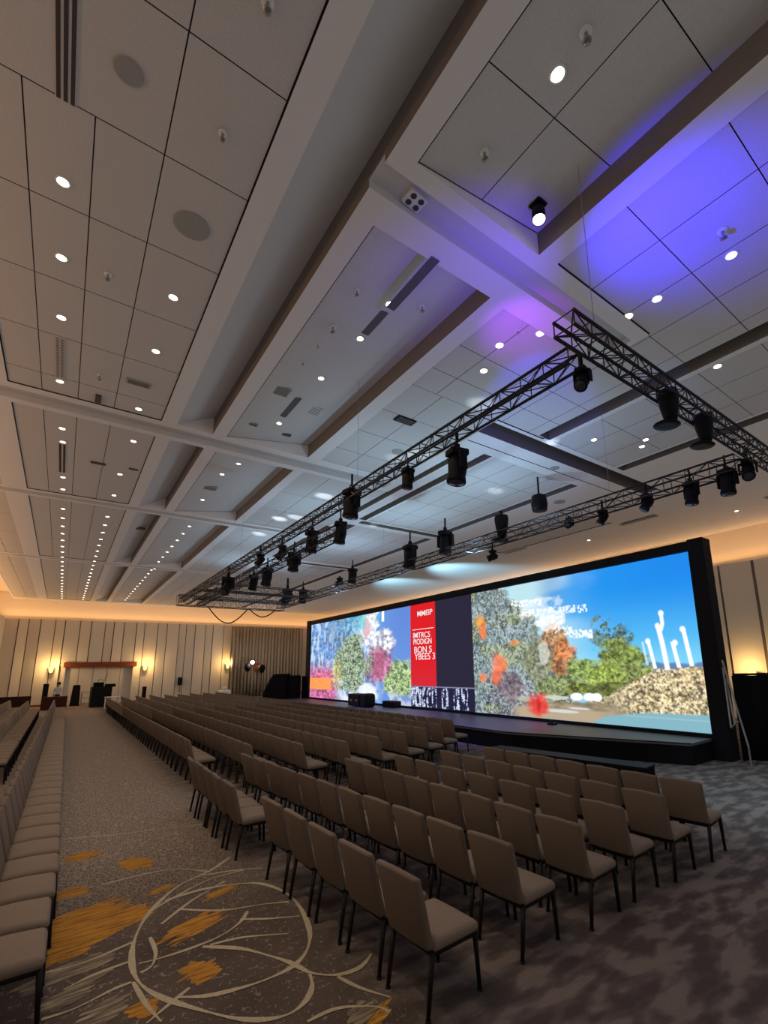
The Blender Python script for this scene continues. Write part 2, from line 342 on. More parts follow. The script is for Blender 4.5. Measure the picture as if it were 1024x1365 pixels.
# ------------------------------------------------------------------ walls: pleated panels, cove ledge above
def pleated(p, q, inward, z0, z1, widths, depth, skip=(), gap=.035):
    """saw-tooth wall of upright fabric panels between plan points p and q"""
    bm = bmesh.new(); p, q = Vector(p), Vector(q); d = (q-p); L = d.length; d.normalize(); n = Vector(inward)
    t = 0; i = 0
    while t < L-.05:
        w = min(widths[i % len(widths)], L-t); a, b = p+d*t, p+d*(t+w-gap); dep = depth*(.6+.6*((i*7) % 5)/5)
        zlo = z0
        for s0, s1, zz in skip:
            if t+w*.5 > s0 and t+w*.5 < s1: zlo = zz
        A = a+n*(dep if i % 2 else .02); B = b+n*(.02 if i % 2 else dep)
        quad(bm, [(A.x, A.y, zlo), (B.x, B.y, zlo), (B.x, B.y, z1), (A.x, A.y, z1)])
        g = p+d*(t+w); c = b
        quad(bm, [(B.x, B.y, zlo), (c.x, c.y, zlo), (c.x, c.y, z1), (B.x, B.y, z1)], 0)
        quad(bm, [(c.x, c.y, zlo), (g.x, g.y, zlo), (g.x, g.y, z1), (c.x, c.y, z1)], 1)
        A0 = a; quad(bm, [(A0.x, A0.y, zlo), (A.x, A.y, zlo), (A.x, A.y, z1), (A0.x, A0.y, z1)], 0)
        t += w; i += 1
    return bm
def ledge(bm, p, q, out, z):
    p, q, n = Vector(p), Vector(q), Vector(out)
    a, b = p-n*.02, q-n*.02; c, d = q+n*.7, p+n*.7
    quad(bm, [(a.x, a.y, z), (b.x, b.y, z), (c.x, c.y, z), (d.x, d.y, z)], 2)
    quad(bm, [(d.x, d.y, z), (c.x, c.y, z), (c.x, c.y, ZC+.75), (d.x, d.y, ZC+.75)], 2)
W = [.95, .6, .72, .9, .62, .98, .74]
dl, dr = ony(87, 887, YB).x, ony(179, 889, YB).x          # door bay
dtop = 3.0
bm = pleated((XL, YB), (XR, YB), (0, -1), 0, WT, W, .16, [(dl-XL, dr-XL, dtop)], .06)
ledge(bm, (XL-.7, YB), (XR+.7, YB), (0, 1), WT); struct('wall_back', bm, [m_wall, m_wallgap, m_cove])
bm = pleated((XL, -1), (XL, YB), (1, 0), 0, WT, [1.1, .9, 1.3], .14); ledge(bm, (XL, -1), (XL, YB+.7), (-1, 0), WT)
struct('wall_left', bm, [m_wall, m_wallgap, m_cove])
bm = pleated((XR, 3), (XR, YB), (-1, 0), 0, WT, [1.05, 1.3, 1.15], .22, (), .12); ledge(bm, (XR, 3), (XR, YB+.7), (1, 0), WT)
struct('wall_right', bm, [m_wall, m_wallgap, m_cove])
# wide service door in the back wall, its red timber header
bm = bmesh.new(); box(bm, dl, dr, YB+.35, YB+.42, 0, dtop); box(bm, dl-.9, dl+.04, YB+.02, YB+.4, 0, dtop+.3); box(bm, dr-.04, dr+.9, YB+.02, YB+.4, 0, dtop+.3)
for i in range(1, 5):
    x = dl+(dr-dl)*i/5; box(bm, x-.01, x+.01, YB+.335, YB+.352, 0, dtop, 1)
struct('door_1', bm, [m_wall, m_wallgap])
bm = bmesh.new(); box(bm, dl-.1, dr+.15, YB-.25, YB+.4, dtop-.08, dtop+.3, 0, None, .02); struct('trim_1', bm, m_redwood)
bm = bmesh.new(); box(bm, XL, dl-.05, YB-.2, YB-.02, 0, .14); box(bm, dr+.1, XR, YB-.2, YB-.02, 0, .14); struct('baseboard_back', bm, m_redwood)

# ------------------------------------------------------------------ lights helper
def light(name, kind, loc, energy, col, target=None, **kw):
    l = D.lights.new(name, kind); l.energy = energy; l.color = col
    for k, v in kw.items(): setattr(l, k, v)
    o = D.objects.new(name, l); COL.objects.link(o); o.location = loc
    if target is not None: o.rotation_euler = (Vector(target)-Vector(loc)).to_track_quat('-Z', 'Y').to_euler()
    return o
WARM = (1, .52, .18)
def cove(p, q, inw, e):
    p, q = Vector(p), Vector(q); mid = (p+q)/2; L = (q-p).length; n = Vector((*inw, 0))
    o = light('cove_light', 'AREA', (mid.x-n.x*.35, mid.y-n.y*.35, WT+.1), e*L, WARM, shape='RECTANGLE', size=L, size_y=.12)
    ax = (q-p).normalized(); zz = -Vector((n.x*.35, n.y*.35, 1)).normalized(); yy = zz.cross(Vector((ax.x, ax.y, 0))).normalized()
    o.matrix_world = Matrix(((ax.x, yy.x, zz.x, o.location.x), (ax.y, yy.y, zz.y, o.location.y), (0, yy.z, zz.z, o.location.z), (0, 0, 0, 1)))
cove((XL, YB, 0), (XR, YB, 0), (0, -1), 7.5); cove((XL, 2, 0), (XL, YB, 0), (1, 0), 7.5); cove((XR, 3, 0), (XR, YB, 0), (-1, 0), 7.5)

# wall sconces: half-shell up/down lights
def sconce(loc, rz, label, e=40):
    r = empty('wall_sconce', loc, rz, label, 'wall light', None)
    b = bmesh.new(); box(b, -.12, .12, -.02, .02, -.18, .18, 0, None, .01); obj('back_plate', b, m_blackm, r)
    b = bmesh.new()
    lathe(b, [(.06, -.22), (.13, -.1), (.15, .05), (.16, .22)], 14, Matrix.Translation((0, .16, 0))); obj('shade', b, m_sconce, r, True)
    c = Vector((0, .55, .3)); c.rotate(Matrix.Rotation(rz, 3, 'Z')); l = light('sconce_light', 'POINT', Vector(loc)+c, e, (1, .6, .2), shadow_soft_size=.12)
for (u, v, lab) in ((68, 893, 'glowing amber wall sconce left of the wide service door'), (193, 890, 'glowing amber wall sconce right of the wide service door'), (303, 888, 'glowing amber wall sconce beside the edge of the drawn curtain')):
    p = ony(u, v, YB-.22); sconce(p, PI, lab, 105)
p = onx(1005, 901, XR-.25); sconce(p, PI/2, 'glowing amber wall sconce on the right wall above the black drape', 75)
p = onx(404, 868, XR-.25); sconce(p, PI/2, 'tall amber wall sconce seen between the curtain and the video wall', 60)

# ------------------------------------------------------------------ chairs
def seat_bm():
    b = bmesh.new(); box(b, -.20, .262, -.235, .235, .395, .492, 0, None, .04, 3)
    bmesh.ops.subdivide_edges(b, edges=b.edges, cuts=1, use_grid_fill=True)
    for v in b.verts:
        x, y = (v.co.x-.03)/.24, v.co.y/.235
        if v.co.z > .44: v.co.z += .022*(1-x*x)*(1-y*y) - (.018*max(0, x)**3)
    return b
def back_bm():
    b = bmesh.new(); box(b, -.032, .032, -.23, .23, 0, .52, 0, None, .026, 3)
    bmesh.ops.subdivide_edges(b, edges=b.edges, cuts=1, use_grid_fill=True)
    for v in b.verts:
        t = v.co.z/.52; y = v.co.y/.23
        v.co.y *= 1.0-.05*(1-t)
        v.co.x += .018*(1-y*y)*(1 if v.co.x > 0 else .4)*(1-t*t) - .025*(1-y*y)
        if t > .9: v.co.z -= .02*y*y
        v.co.x += -.205-.125*t; v.co.z += .415
    return b
def leg_bm(front, s):
    b = bmesh.new(); x, xf = (.235, .262) if front else (-.19, -.245); y = .205*s
    zt = .40
    tube(b, (x, y, zt), (xf, y*1.03, .012), .021, .015, 8); tube(b, (xf, y*1.03, .014), (xf, y*1.03, 0), .02, .02, 8)
    return b
def frame_bm():
    b = bmesh.new()
    for s in (-1, 1):
        tube(b, (-.2, .205*s, .39), (.24, .205*s, .39), .0145)
        path(b, [(-.19, .205*s, .39), (-.222, .2*s, .45), (-.25, .19*s, .60)], .014)
    tube(b, (.235, -.205, .39), (.235, .205, .39), .0145); tube(b, (-.19, -.205, .39), (-.19, .205, .39), .0145)
    box(b, -.195, .245, -.215, .215, .368, .40, 0, None, .008)
    return b
def make_chair():
    r = empty('banquet_chair', (0, 0, 0))
    obj('seat', seat_bm(), m_seat, r, True); obj('backrest', back_bm(), m_back_shaded, r, True)
    for f in (1, 0):
        for s in (1, -1): obj('leg', leg_bm(f, s), m_leg, r, True)
    obj('seat_frame', frame_bm(), m_leg, r, True)
    return r
spots = []  # x, y (seat centre), rotation, sx, label, group, place-cue
def chair_from_tl(x, y, rot): return x+.32*math.cos(rot)+.23*math.sin(rot), y+.32*math.sin(rot)-.23*math.cos(rot)
R_ = math.radians
near_rows = [
 [(2.17, 3.56), (2.15, 4.18), (2.14, 4.82), (2.13, 5.46), (2.10, 6.10)],
 [(3.16-.035*i, 3.60+.585*i) for i in range(11)],
 [(4.02-.004*i, 3.53+.589*i) for i in range(8)],
 [(4.82-.006*i, 3.57+.63*i) for i in range(7)],
 [(5.58+.008*i, 3.52+.6*i) for i in range(7)],
 [(6.44+.0*i, 3.5+.56*i) for i in range(7)]]
rowname = ['row nearest the camera', 'second row from the camera', 'third row from the camera', 'fourth row from the camera', 'fifth row from the camera', 'front row of the near section']
for ri, row in enumerate(near_rows):
    for i, (x, y) in enumerate(row):
        rot = R_(3-.4*i) if i < 5 else R_(1)
        rot += R_(random.uniform(-1.5, 1.5)); rot += R_(4)*(ri == 5 and i == 0)
        cx, cy = chair_from_tl(x, y, rot)
        lab = ('brown banquet chair at the right end of the ' if i == 0 else 'brown banquet chair, %s from the right end of the ' % nth(i)) + rowname[ri]
        spots.append((cx, cy, rot, 1.14, lab, 'banquet chairs of the near section'))
for i in range(5):
    rot = R_(-2+random.uniform(-2, 2)); cx, cy = chair_from_tl(1.985, 7.42+.585*i, rot)
    spots.append((cx, cy, rot, 1.14, 'tan banquet chair, %s from the near end of the short aisle row of five' % nth(i, 'first'), 'banquet chairs of the short aisle row'))
starts = [12.05, 10.35, 9.7, 9.3, 9.4, 9.6, 9.9, 10.3, 10.8]
for ri in range(9):
    for i in range(int((37.5-starts[ri])/.60)):
        x = 2.42+.81*ri; y = starts[ri]+.60*i
        rot = R_(random.uniform(-1.5, 1.5)); cx, cy = chair_from_tl(x, y+.46, rot)
        rn = 'aisle row' if ri == 0 else nth(ri)+' row' if ri < 8 else 'stage-side row'
        lab = ('tan' if ri == 0 else 'dark brown')+' chair, %s from the near end of the far block\'s %s' % (nth(i), rn)
        spots.append((cx, cy, rot, 1.14, lab, 'banquet chairs of the far block'))
LY0 = 4.93
for i in range(50):
    y = LY0+.64*i; x = (-.13, -.115, -.085)[i] if i < 3 else -.075+.005*i
    spots.append((x, y, R_(random.uniform(-1, 1)), 1.16, 'tan banquet chair on the left of the aisle, %s from the camera' % nth(i, 'closest'), 'banquet chairs along the left of the aisle'))
for ri in (1, 2):
    for i in range(34):
        y = 13.0+2.2*ri+.64*i; x = -.1-.92*ri
        spots.append((x, y, R_(random.uniform(-2, 2)), 1.1, 'dark chair left of the aisle, %s along the %s row back from it' % (nth(i), nth(ri)), 'banquet chairs behind the left aisle row'))
def seen(s):
    x, y = s[0], s[1]
    d = Vector((x, y, .5-H)); c = (d.dot(RT), d.dot(UP), d.dot(fwd))
    if c[2] < .3: return False
    u = CX+c[0]/c[2]*F; return -60 < u < 1090
spots = [s for s in spots if seen(s)]
hid = lambda s: (8 if 'row back' in s[4] else 0) + (0 if 'aisle row' in s[4] or 'near section' in s[5] or 'left of the aisle,' in s[4] else 3)
spots.sort(key=lambda s: math.hypot(s[0], s[1]) + hid(s))
proto = make_chair(); first = True
for s in spots[:300]:
    o = proto if first else copy_tree(proto); first = False
    o.location = (s[0], s[1], 0); o.rotation_euler = (0, 0, s[2]); o.scale = (1, s[3], 1)
    tag(o, s[4], 'chair', s[5])
# the remaining far chairs: past the first three hundred they are one mass
bm = bmesh.new()
for s in spots[300:]:
    M = Matrix.Translation((s[0], s[1], 0)) @ Matrix.Rotation(s[2], 4, 'Z')
    box(bm, -.2, .26, -.23, .23, .4, .49, 0, M)
    v = box(bm, -.03, .03, -.23, .23, .42, .93, 0, M @ Matrix.Translation((-.2, 0, 0)) @ Matrix.Shear('XY', 4, (0, 0)))
    for q in v:
        if q.co.z > .7: q.co.x -= .12
        else: q.co.x -= .01
    for lx in (-.2, .23):
        for ly in (-.2, .2): tube(bm, M @ Vector((lx, ly, .4)), M @ Vector((lx*1.12, ly, 0)), .014, .012, 4, 1, False)
tag(obj('banquet_chairs_far', bm, [m_seat, m_leg]), 'mass of banquet chairs filling the far half of the hall', 'chairs', None, 'stuff').name = 'far_seating'

# ------------------------------------------------------------------ stage
SH = .5; SX = 10.45; VX = 13.2
pl = [(12.0, 5.7), (SX+.05, 10.0), (SX, 10.4), (SX, 31.8), (VX+1.2, 31.8), (VX+1.2, 5.7)]
st = empty('stage', (12, 18, 0), 0, 'long black-skirted stage platform with a grey deck below the video wall', 'stage')
def local(o, root): o.matrix_parent_inverse = Matrix.Translation(root.location).inverted(); return o
bm = bmesh.new(); prism(bm, pl, SH-.06, SH); local(obj('deck', bm, m_stage, st), st)
bm = bmesh.new(); prism(bm, [(x+.02 if x < 12.5 else x, y) for x, y in pl], 0, SH-.061); local(obj('skirt', bm, m_blackcloth, st), st)
bm = bmesh.new()
for a, b in zip(pl[:3], pl[1:4]): tube(bm, (a[0], a[1], SH-.005), (b[0], b[1], SH-.005), .014, .014, 6)
local(obj('edge_strip', bm, m_blackm, st), st)

# ------------------------------------------------------------------ video wall with its pictures
def sm(a, b, x): t = np.clip((x-a)/(b-a), 0, 1); return t*t*(3-2*t)
def vnoise(nu, nv, fu, fv, seed, octv=4):
    rs = np.random.RandomState(seed); out = np.zeros((nv, nu)); amp = 1; tot = 0
    for o in range(octv):
        gu, gv = int(fu*2**o)+2, int(fv*2**o)+2; g = rs.rand(gv+1, gu+1)
        x = np.linspace(0, gu-1e-3, nu); y = np.linspace(0, gv-1e-3, nv); xi, yi = x.astype(int), y.astype(int); xf, yf = x-xi, y-yi
        xf, yf = xf*xf*(3-2*xf), yf*yf*(3-2*yf)
        A = g[yi][:, xi]*(1-xf)+g[yi][:, xi+1]*xf; B = g[yi+1][:, xi]*(1-xf)+g[yi+1][:, xi+1]*xf
        out += amp*(A*(1-yf)[:, None]+B*yf[:, None]); tot += amp; amp *= .55
    return out/tot
def lin(c): c = np.array(c, float)/255; return np.where(c < .04045, c/12.92, ((c+.055)/1.055)**2.4)
def blend(img, m, c):
    c = np.array(c, float) if isinstance(c, np.ndarray) else lin(c)
    m = np.clip(m, 0, 1)[..., None]; img[:] = img*(1-m)+c*m
def display(name, y0, y1, z0, z1, img, strength, parent, root, x=VX):
    """flat emissive picture; u runs from the viewer's left (y1) to the right (y0)"""
    nv, nu = img.shape[:2]; me = D.meshes.new(name)
    Y = np.linspace(y1, y0, nu); Z = np.linspace(z0, z1, nv); co_ = np.zeros((nv, nu, 3)); co_[..., 0] = x; co_[..., 1] = Y[None]; co_[..., 2] = Z[:, None]
    idx = np.arange(nu*nv).reshape(nv, nu); f = np.stack([idx[:-1, :-1], idx[1:, :-1], idx[1:, 1:], idx[:-1, 1:]], -1).reshape(-1, 4)[:, ::-1]
    me.from_pydata(co_.reshape(-1, 3).tolist(), [], f.tolist())
    ca = me.color_attributes.new('Col', 'FLOAT_COLOR', 'POINT'); rgba = np.ones((nu*nv, 4)); rgba[:, :3] = img.reshape(-1, 3); ca.data.foreach_set('color', rgba.ravel())
    me.materials.append(attr_emat(name+'_light', strength)); o = D.objects.new(name, me); COL.objects.link(o); o.parent = parent; local(o, root); return o
def right_picture(nu=560, nv=300):
    u, v = np.meshgrid(np.linspace(0, 1, nu), np.linspace(0, 1, nv)); img = np.zeros((nv, nu, 3)); n = lambda a, b, s, o=4: vnoise(nu, nv, a, b, s, o)
    img[:] = lin((12, 138, 226)); blend(img, sm(.9, .35, v)*.8, (96, 196, 236)); blend(img, sm(.55, .3, v)*.6, (150, 216, 238)); blend(img, sm(.72, .2, u)*.75, (140, 206, 232))
    blend(img, sm(.40, .75, n(3, 3, 1)+.25*sm(.6, .2, u))*.75*sm(.75, .35, u), (196, 226, 226)); blend(img, sm(.6, 1, u)*sm(.55, 1, v)*.6, (6, 118, 220)); blend(img, sm(.1, 0, np.abs(u-.46))*sm(.75, .95, v)*.4, (70, 120, 190))
    R = np.random.RandomState(4); sp = R.rand(nv, nu); f = n(62, 34, 3, 3); fb = n(120, 60, 13, 2)
    def blob(cx, cy, rx, ry, seed, k=.55): return sm(1.12, .8, np.sqrt(((u-cx)/rx)**2+((v-cy)/ry)**2)+k*(n(18, 13, seed)-.5)*2)
    def shade(col, g, lo=.12, hi=1.9): return np.clip(lin(col)*(lo+hi*g[..., None]**1.6*1.5), 0, 1)
    # far ridge
    blend(img, sm(.008, -.008, v-(.375+.035*(n(30, 1, 33, 2)-.5)))*sm(.80, .84, u), (88, 124, 168)); 
    # tall hazy trees on the left, speckled with light
    edge = np.interp(v, [0, .23, .5, .73, .96, 1.05], [.56, .54, .42, .355, .225, .16])+.10*(n(9, 9, 2)-.5)+.05*(n(40, 24, 6, 2)-.5); t = sm(.02, -.02, u-edge)
    blend(img, t*.9, shade((104, 118, 118), f)); blend(img, t*sm(.5, .62, n(7, 6, 5))*.75, shade((122, 132, 76), f)); blend(img, t*sm(.53, .66, n(6, 7, 15))*sm(.3, .1, u)*.7, shade((74, 92, 128), f))
    blend(img, t*sm(.45, .6, n(5, 4, 16))*sm(.45, .2, v)*.6, shade((110, 96, 112), f)); blend(img, t*sm(.60, .66, fb)*.55, (190, 202, 206)); blend(img, t*sm(.40, .34, fb)*.6, (30, 40, 44)); blend(img, t*(sp > .93)*.7, (214, 222, 224))
    def tree(cx, cy, rx, ry, col, s, a=1, hole=0):
        ff = n(56, 40, s+50, 3); m = blob(cx, cy, rx, ry, s)
        if hole: m = m*sm(hole, hole+.08, n(46, 34, s+80, 2))
        blend(img, m*a, shade(col, ff)); blend(img, m*a*sm(.6, .66, n(110, 60, s+20, 2))*.5, tuple(min(255, int(x*1.35)+30) for x in col)); blend(img, m*a*sm(.4, .34, n(110, 60, s+21, 2))*.55, tuple(int(x*.35) for x in col))
    tree(.46, .50, .065, .20, (172, 120, 66), 11, .9); tree(.505, .40, .05, .13, (176, 108, 62), 13, .9); tree(.37, .42, .07, .2, (120, 124, 96), 12, .8)
    tree(.58, .30, .075, .125, (126, 148, 80), 14); tree(.70, .56, .085, .115, (84, 116, 118), 17, 1, .42); tree(.72, .35, .10, .16, (108, 124, 60), 16); tree(.79, .29, .055, .09, (118, 130, 72), 18); tree(.665, .28, .08, .11, (138, 156, 72), 22)
    tree(.47, .22, .13, .08, (116, 128, 84), 19); tree(.60, .205, .14, .055, (104, 116, 52), 20); tree(.72, .21, .11, .05, (86, 94, 44), 21)
    # bank and gravel heap
    top = np.interp(u, [.5, .60, .68, .74, .80, .86, .92, 1.0], [.10, .14, .175, .24, .305, .335, .345, .35])+.025*(n(28, 1, 23)-.5); g = sm(.006, -.006, v-top)*sm(.55, .62, u+.05*(n(10, 10, 24)-.5))
    gr = n(120, 66, 25, 2); gl = n(14, 9, 26); blend(img, g, np.clip(lin((206, 184, 140))*(.10+2.6*gr[..., None]**2.1)*(.65+.7*gl[..., None]), 0, 1)); blend(img, g*sm(.6, .66, n(150, 80, 27, 2))*.6, (250, 238, 208)); blend(img, g*sm(.38, .32, n(150, 80, 28, 2))*.6, (72, 64, 50)); blend(img, g*sm(.80, .68, u)*.45, shade((130, 130, 104), f))
    blend(img, sm(.008, -.008, v-(.125+.03*(n(8, 1, 31)-.5)))*sm(.26, .34, u)*sm(.80, .66, u), shade((150, 136, 110), n(20, 40, 34), .5, .9)); blend(img, sm(.008, -.008, v-.075)*sm(.2, .28, u)*sm(.8, .6, u), (176, 158, 132)); blend(img, blob(.47, .06, .09, .012, 35, .3)*.8, (206, 212, 214)); blend(img, blob(.55, .085, .05, .008, 36, .3)*.8, (210, 216, 218))
    blend(img, sm(.006, -.006, v-np.interp(u, [.60, .66, .8, 1], [.0, .05, .085, .095])), (124, 172, 186)); blend(img, sm(.004, -.004, np.abs(v-.062)-.004)*sm(.7, .75, u)*.4, (170, 200, 206))
    for cx, rx in ((.545, .03), (.60, .03), (.63, .02)): blend(img, blob(cx, .163, rx, .028, int(cx*100), .3), (244, 247, 252))
    blend(img, blob(.45, .15, .07, .018, 37, .5)*.8, (206, 208, 196)); blend(img, blob(.30, .13, .09, .02, 38, .5)*.6, (196, 196, 176))
    # white plumes / stacks, leaning to the left as they rise
    for pts, w in ((((.826, .362), (.820, .44), (.817, .50)), .004), (((.850, .343), (.842, .44), (.836, .505)), .006), (((.889, .335), (.882, .48), (.874, .588)), .008), (((.881, .56), (.889, .60), (.888, .662)), .006), (((.9255, .347), (.919, .42), (.914, .49)), .0065), (((.9635, .354), (.957, .46), (.951, .56)), .0065)):
        P_ = np.array(pts); x = np.interp(v, P_[:, 1], P_[:, 0]); blend(img, sm(w*1.3, w*.6, np.abs(u-x))*sm(P_[0, 1]-.004, P_[0, 1]+.004, v)*sm(P_[-1, 1]+.006, P_[-1, 1], v)*(.45 if w < .005 else .96), (246, 250, 252))
    for cx, cy in ((.888, .665), (.873, .592), (.921, .488), (.949, .562), (.835, .505)): blend(img, sm(1.5, .5, np.sqrt(((u-cx)/.008)**2+((v-cy)/.016)**2)), (252, 253, 254))
    # red and orange flowers, soft edged
    for cx, cy, rx, ry, c, s in ((.05, .755, .03, .05, (228, 158, 70), 61), (.07, .66, .022, .075, (226, 120, 56), 62), (.165, .385, .042, .095, (236, 124, 84), 63), (.145, .29, .032, .06, (220, 112, 78), 64), (.058, .285, .022, .035, (226, 132, 80), 65), (.365, .095, .05, .075, (226, 52, 44), 66), (.365, .10, .014, .05, (180, 34, 34), 69), (.26, .55, .03, .02, (214, 140, 66), 67)):
        m = sm(1.35, .55, np.sqrt(((u-cx)/rx)**2+((v-cy)/ry)**2)+.5*(n(26, 20, s)-.5)*2); blend(img, m*.93, np.clip(lin(c)*(.6+.9*n(30, 20, s+1)[..., None]), 0, 1))
    blend(img, blob(.22, .22, .06, .12, 68)*.7, shade((108, 88, 100), f))
    # blown-out lettering that breaks up over the trees
    rs = np.random.RandomState(9)
    for x0, x1, yy, yy2, hh in ((.25, .43, .862, .825, .04), (.30, .61, .775, .752, .045), (.38, .50, .70, .69, .06), (.47, .54, .62, .60, .05), (.535, .635, .585, .572, .05)):
        x = x0
        while x < x1:
            w = rs.uniform(.010, .024); y_ = yy+(yy2-yy)*(x-x0)/(x1-x0)+rs.uniform(-.006, .006); a = rs.uniform(.6, 1)
            m = sm(.003, 0, np.maximum(np.abs(u-x-w/2)-w/2, 0))*sm(.008, 0, np.maximum(np.abs(v-y_)-hh*.5, 0)); blend(img, m*a*sm(.40, .50, n(90, 60, int(x*1000)+3, 2)), (244, 250, 248)); x += w+rs.uniform(.002, .006)
    blend(img, blob(.38, .80, .10, .07, 42, .8)*.45, (244, 248, 246)); blend(img, blob(.45, .70, .07, .06, 43, .9)*.6, (246, 250, 250)); blend(img, blob(.41, .46, .022, .07, 41, .9)*.45, (236, 238, 230))
    return np.clip(img*.96+.012, 0, 1)
def left_picture(nu=320, nv=240):
    u, v = np.meshgrid(np.linspace(0, 1, nu), np.linspace(0, 1, nv)); img = np.zeros((nv, nu, 3)); n = lambda a, b, s, o=4: vnoise(nu, nv, a, b, s, o)
    sp = np.random.RandomState(14).rand(nv, nu); st_ = n(40, 7, 70, 3); f = n(44, 30, 71, 3); fb = n(110, 70, 81, 2)
    def shade(col, g, lo=.15, hi=1.9): return np.clip(lin(col)*(lo+hi*g[..., None]**1.6*1.5), 0, 1)
    blob = lambda cx, cy, rx, ry, s, k=.5: sm(1.15, .78, np.sqrt(((u-cx)/rx)**2+((v-cy)/ry)**2)+k*(n(14, 12, s)-.5)*2)
    img[:] = shade((104, 142, 196), f, .35, 1.4); blend(img, sm(.45, .62, st_)*.8, (196, 220, 238)); blend(img, sm(.15, .7, u)*sm(.72, .92, v)*.8, shade((70, 176, 204), f, .5, 1.0)); blend(img, sm(.15, .3, u)*sm(.5, .36, u)*sm(.5, .8, v)*.5, shade((60, 104, 140), f))
    blend(img, sm(.68, .80, u+.04*(n(10, 10, 69)-.5)), (98, 142, 214)); blend(img, sm(.75, .95, u)*sm(.3, 1, v)*.5, (84, 114, 200))
    blend(img, sm(.55, .30, v)*sm(.42, .2, u)*.85, shade((170, 108, 150), f)); blend(img, sm(.28, .12, np.abs(u-.17)*1.3)*sm(.42, .3, v)*.75, shade((214, 92, 128), f, .4, 1.2)); blend(img, sm(.34, .1, v)*sm(.4, .25, u)*.7, shade((176, 92, 140), f))
    blend(img, blob(.66, .88, .08, .22, 72)*.85, shade((228, 226, 232), f, .6, .9)); blend(img, blob(.635, .84, .03, .14, 73)*.75, (222, 150, 166)); blend(img, sm(.05, .02, np.abs(u-.60))*sm(.75, .9, v)*.7, (80, 196, 204))
    blend(img, blob(.76, .66, .12, .16, 74), shade((206, 208, 226), f)); blend(img, blob(.76, .40, .13, .2, 75), shade((164, 104, 136), f)); blend(img, blob(.75, .42, .05, .18, 82)*.7, (168, 84, 116))
    t = blob(.49, .42, .17, .35, 76); blend(img, t, shade((118, 140, 108), f)); blend(img, t*sm(.58, .64, fb)*.7, (196, 208, 188)); blend(img, t*sm(.42, .36, fb)*.7, (40, 58, 44)); blend(img, blob(.34, .3, .06, .2, 83)*.6, shade((190, 180, 110), f))
    t = blob(.92, .25, .12, .20, 78); blend(img, t, shade((140, 166, 112), f)); blend(img, t*sm(.58, .64, fb)*.6, (214, 224, 180)); blend(img, t*sm(.42, .36, fb)*.6, (60, 84, 60))
    blend(img, sm(.16, .05, v)*sm(.40, .58, n(24, 8, 79))*sm(.3, .45, u)*.85, (232, 234, 240)); blend(img, blob(.64, .12, .09, .12, 80)*.85, (238, 240, 246)); blend(img, sm(.14, .05, v)*sm(.8, .9, u)*.5, (130, 150, 190))
    blend(img, (np.abs(u-.135) < .137)*(v > .11)*(v < .262)*1., np.clip(lin((248, 148, 72))*(.85+.3*f[..., None]), 0, 1)); blend(img, (np.abs(u-.785) < .011)*sm(.88, .89, v), (240, 246, 250))
    blend(img, (sp > .95)*.45*sm(.8, .65, u), (250, 250, 252))
    return np.clip(img*.96+.012, 0, 1)
ZB, ZT = .60, 5.32
yy = lambda u, v: onx(u, v, VX).y
yR, yRL, yD, yRed, yL = yy(935, 850), yy(631, 870), yy(581, 860), yy(547.5, 860), yy(414, 885)
vw = empty('video_wall', (VX, 18, SH), 0, 'wide black-framed LED video wall showing two landscape pictures and a red title panel', 'video wall')
bm = bmesh.new(); fb = .42
x0, x1 = VX+.015, VX+.7
box(bm, x0, VX+.3, yR-.2, yL+.35, SH, ZT+.02)                                   # cabinets behind the picture
box(bm, VX-.12, VX+.32, yR-.30, yL+.45, ZT, ZT+.27, 0, None, .02)
box(bm, VX-.14, VX+.34, yR-.40, yR, 0, ZT+.30, 0, None, .02); box(bm, VX-.14, x1+.02, yL, yL+.5, SH, ZT+.29, 0, None, .02)
box(bm, VX-.1, VX+.3, yR-.3, yRL, SH, ZB); box(bm, VX-.06, x1, yRL, yL+.3, SH, ZB-.02)
local(obj('frame', bm, m_blackp, vw), vw)
SB = 1.2
display('right_display', yR, yRL, ZB, ZT, right_picture(), SB, vw, vw); display('left_display', yRed, yL, ZB, ZT, left_picture(), SB, vw, vw)
zs = onx(548, 914, VX).z
img = np.zeros((60, 40, 3)); u_, v_ = np.meshgrid(np.linspace(0, 1, 40), np.linspace(0, 1, 60)); img[:] = lin((208, 30, 36)); blend(img, sm(.4, 0, v_)*.5, (196, 46, 62))
red = display('title_panel', yD, yRed, zs, ZT, img, SB, vw, vw); red['label'] = 'red title panel with white lettering'
img = np.zeros((30, 40, 3)); img[:] = lin((42, 38, 56)); display('dark_panel', yRL, yD, zs, ZT, img, SB, vw, vw)
nu, nv = 260, 90; img = np.zeros((nv, nu, 3)); u_, v_ = np.meshgrid(np.linspace(0, 1, nu), np.linspace(0, 1, nv)); img[:] = lin((34, 34, 58))
cols = vnoise(nu, nv, 60, 1, 91, 1)*.6+vnoise(nu, nv, 24, 2, 93, 1)*.4; gaps = sm(.035, .05, np.abs(u_-.48))*sm(.03, .045, np.abs(u_-.66))*sm(.92, .9, u_); blend(img, sm(.42, .58, cols)*gaps*sm(.3, .5, vnoise(nu, nv, 70, 34, 92, 1))*sm(1, .96, v_)*sm(0, .05, v_), (206, 216, 248)); blend(img, (v_ > .95)*1., (120, 120, 150))
display('streaked_panel', yRL, yRed, ZB, zs, img, SB, vw, vw)
m_text = emat('title_lettering', (.9, .9, .92), 1.0)
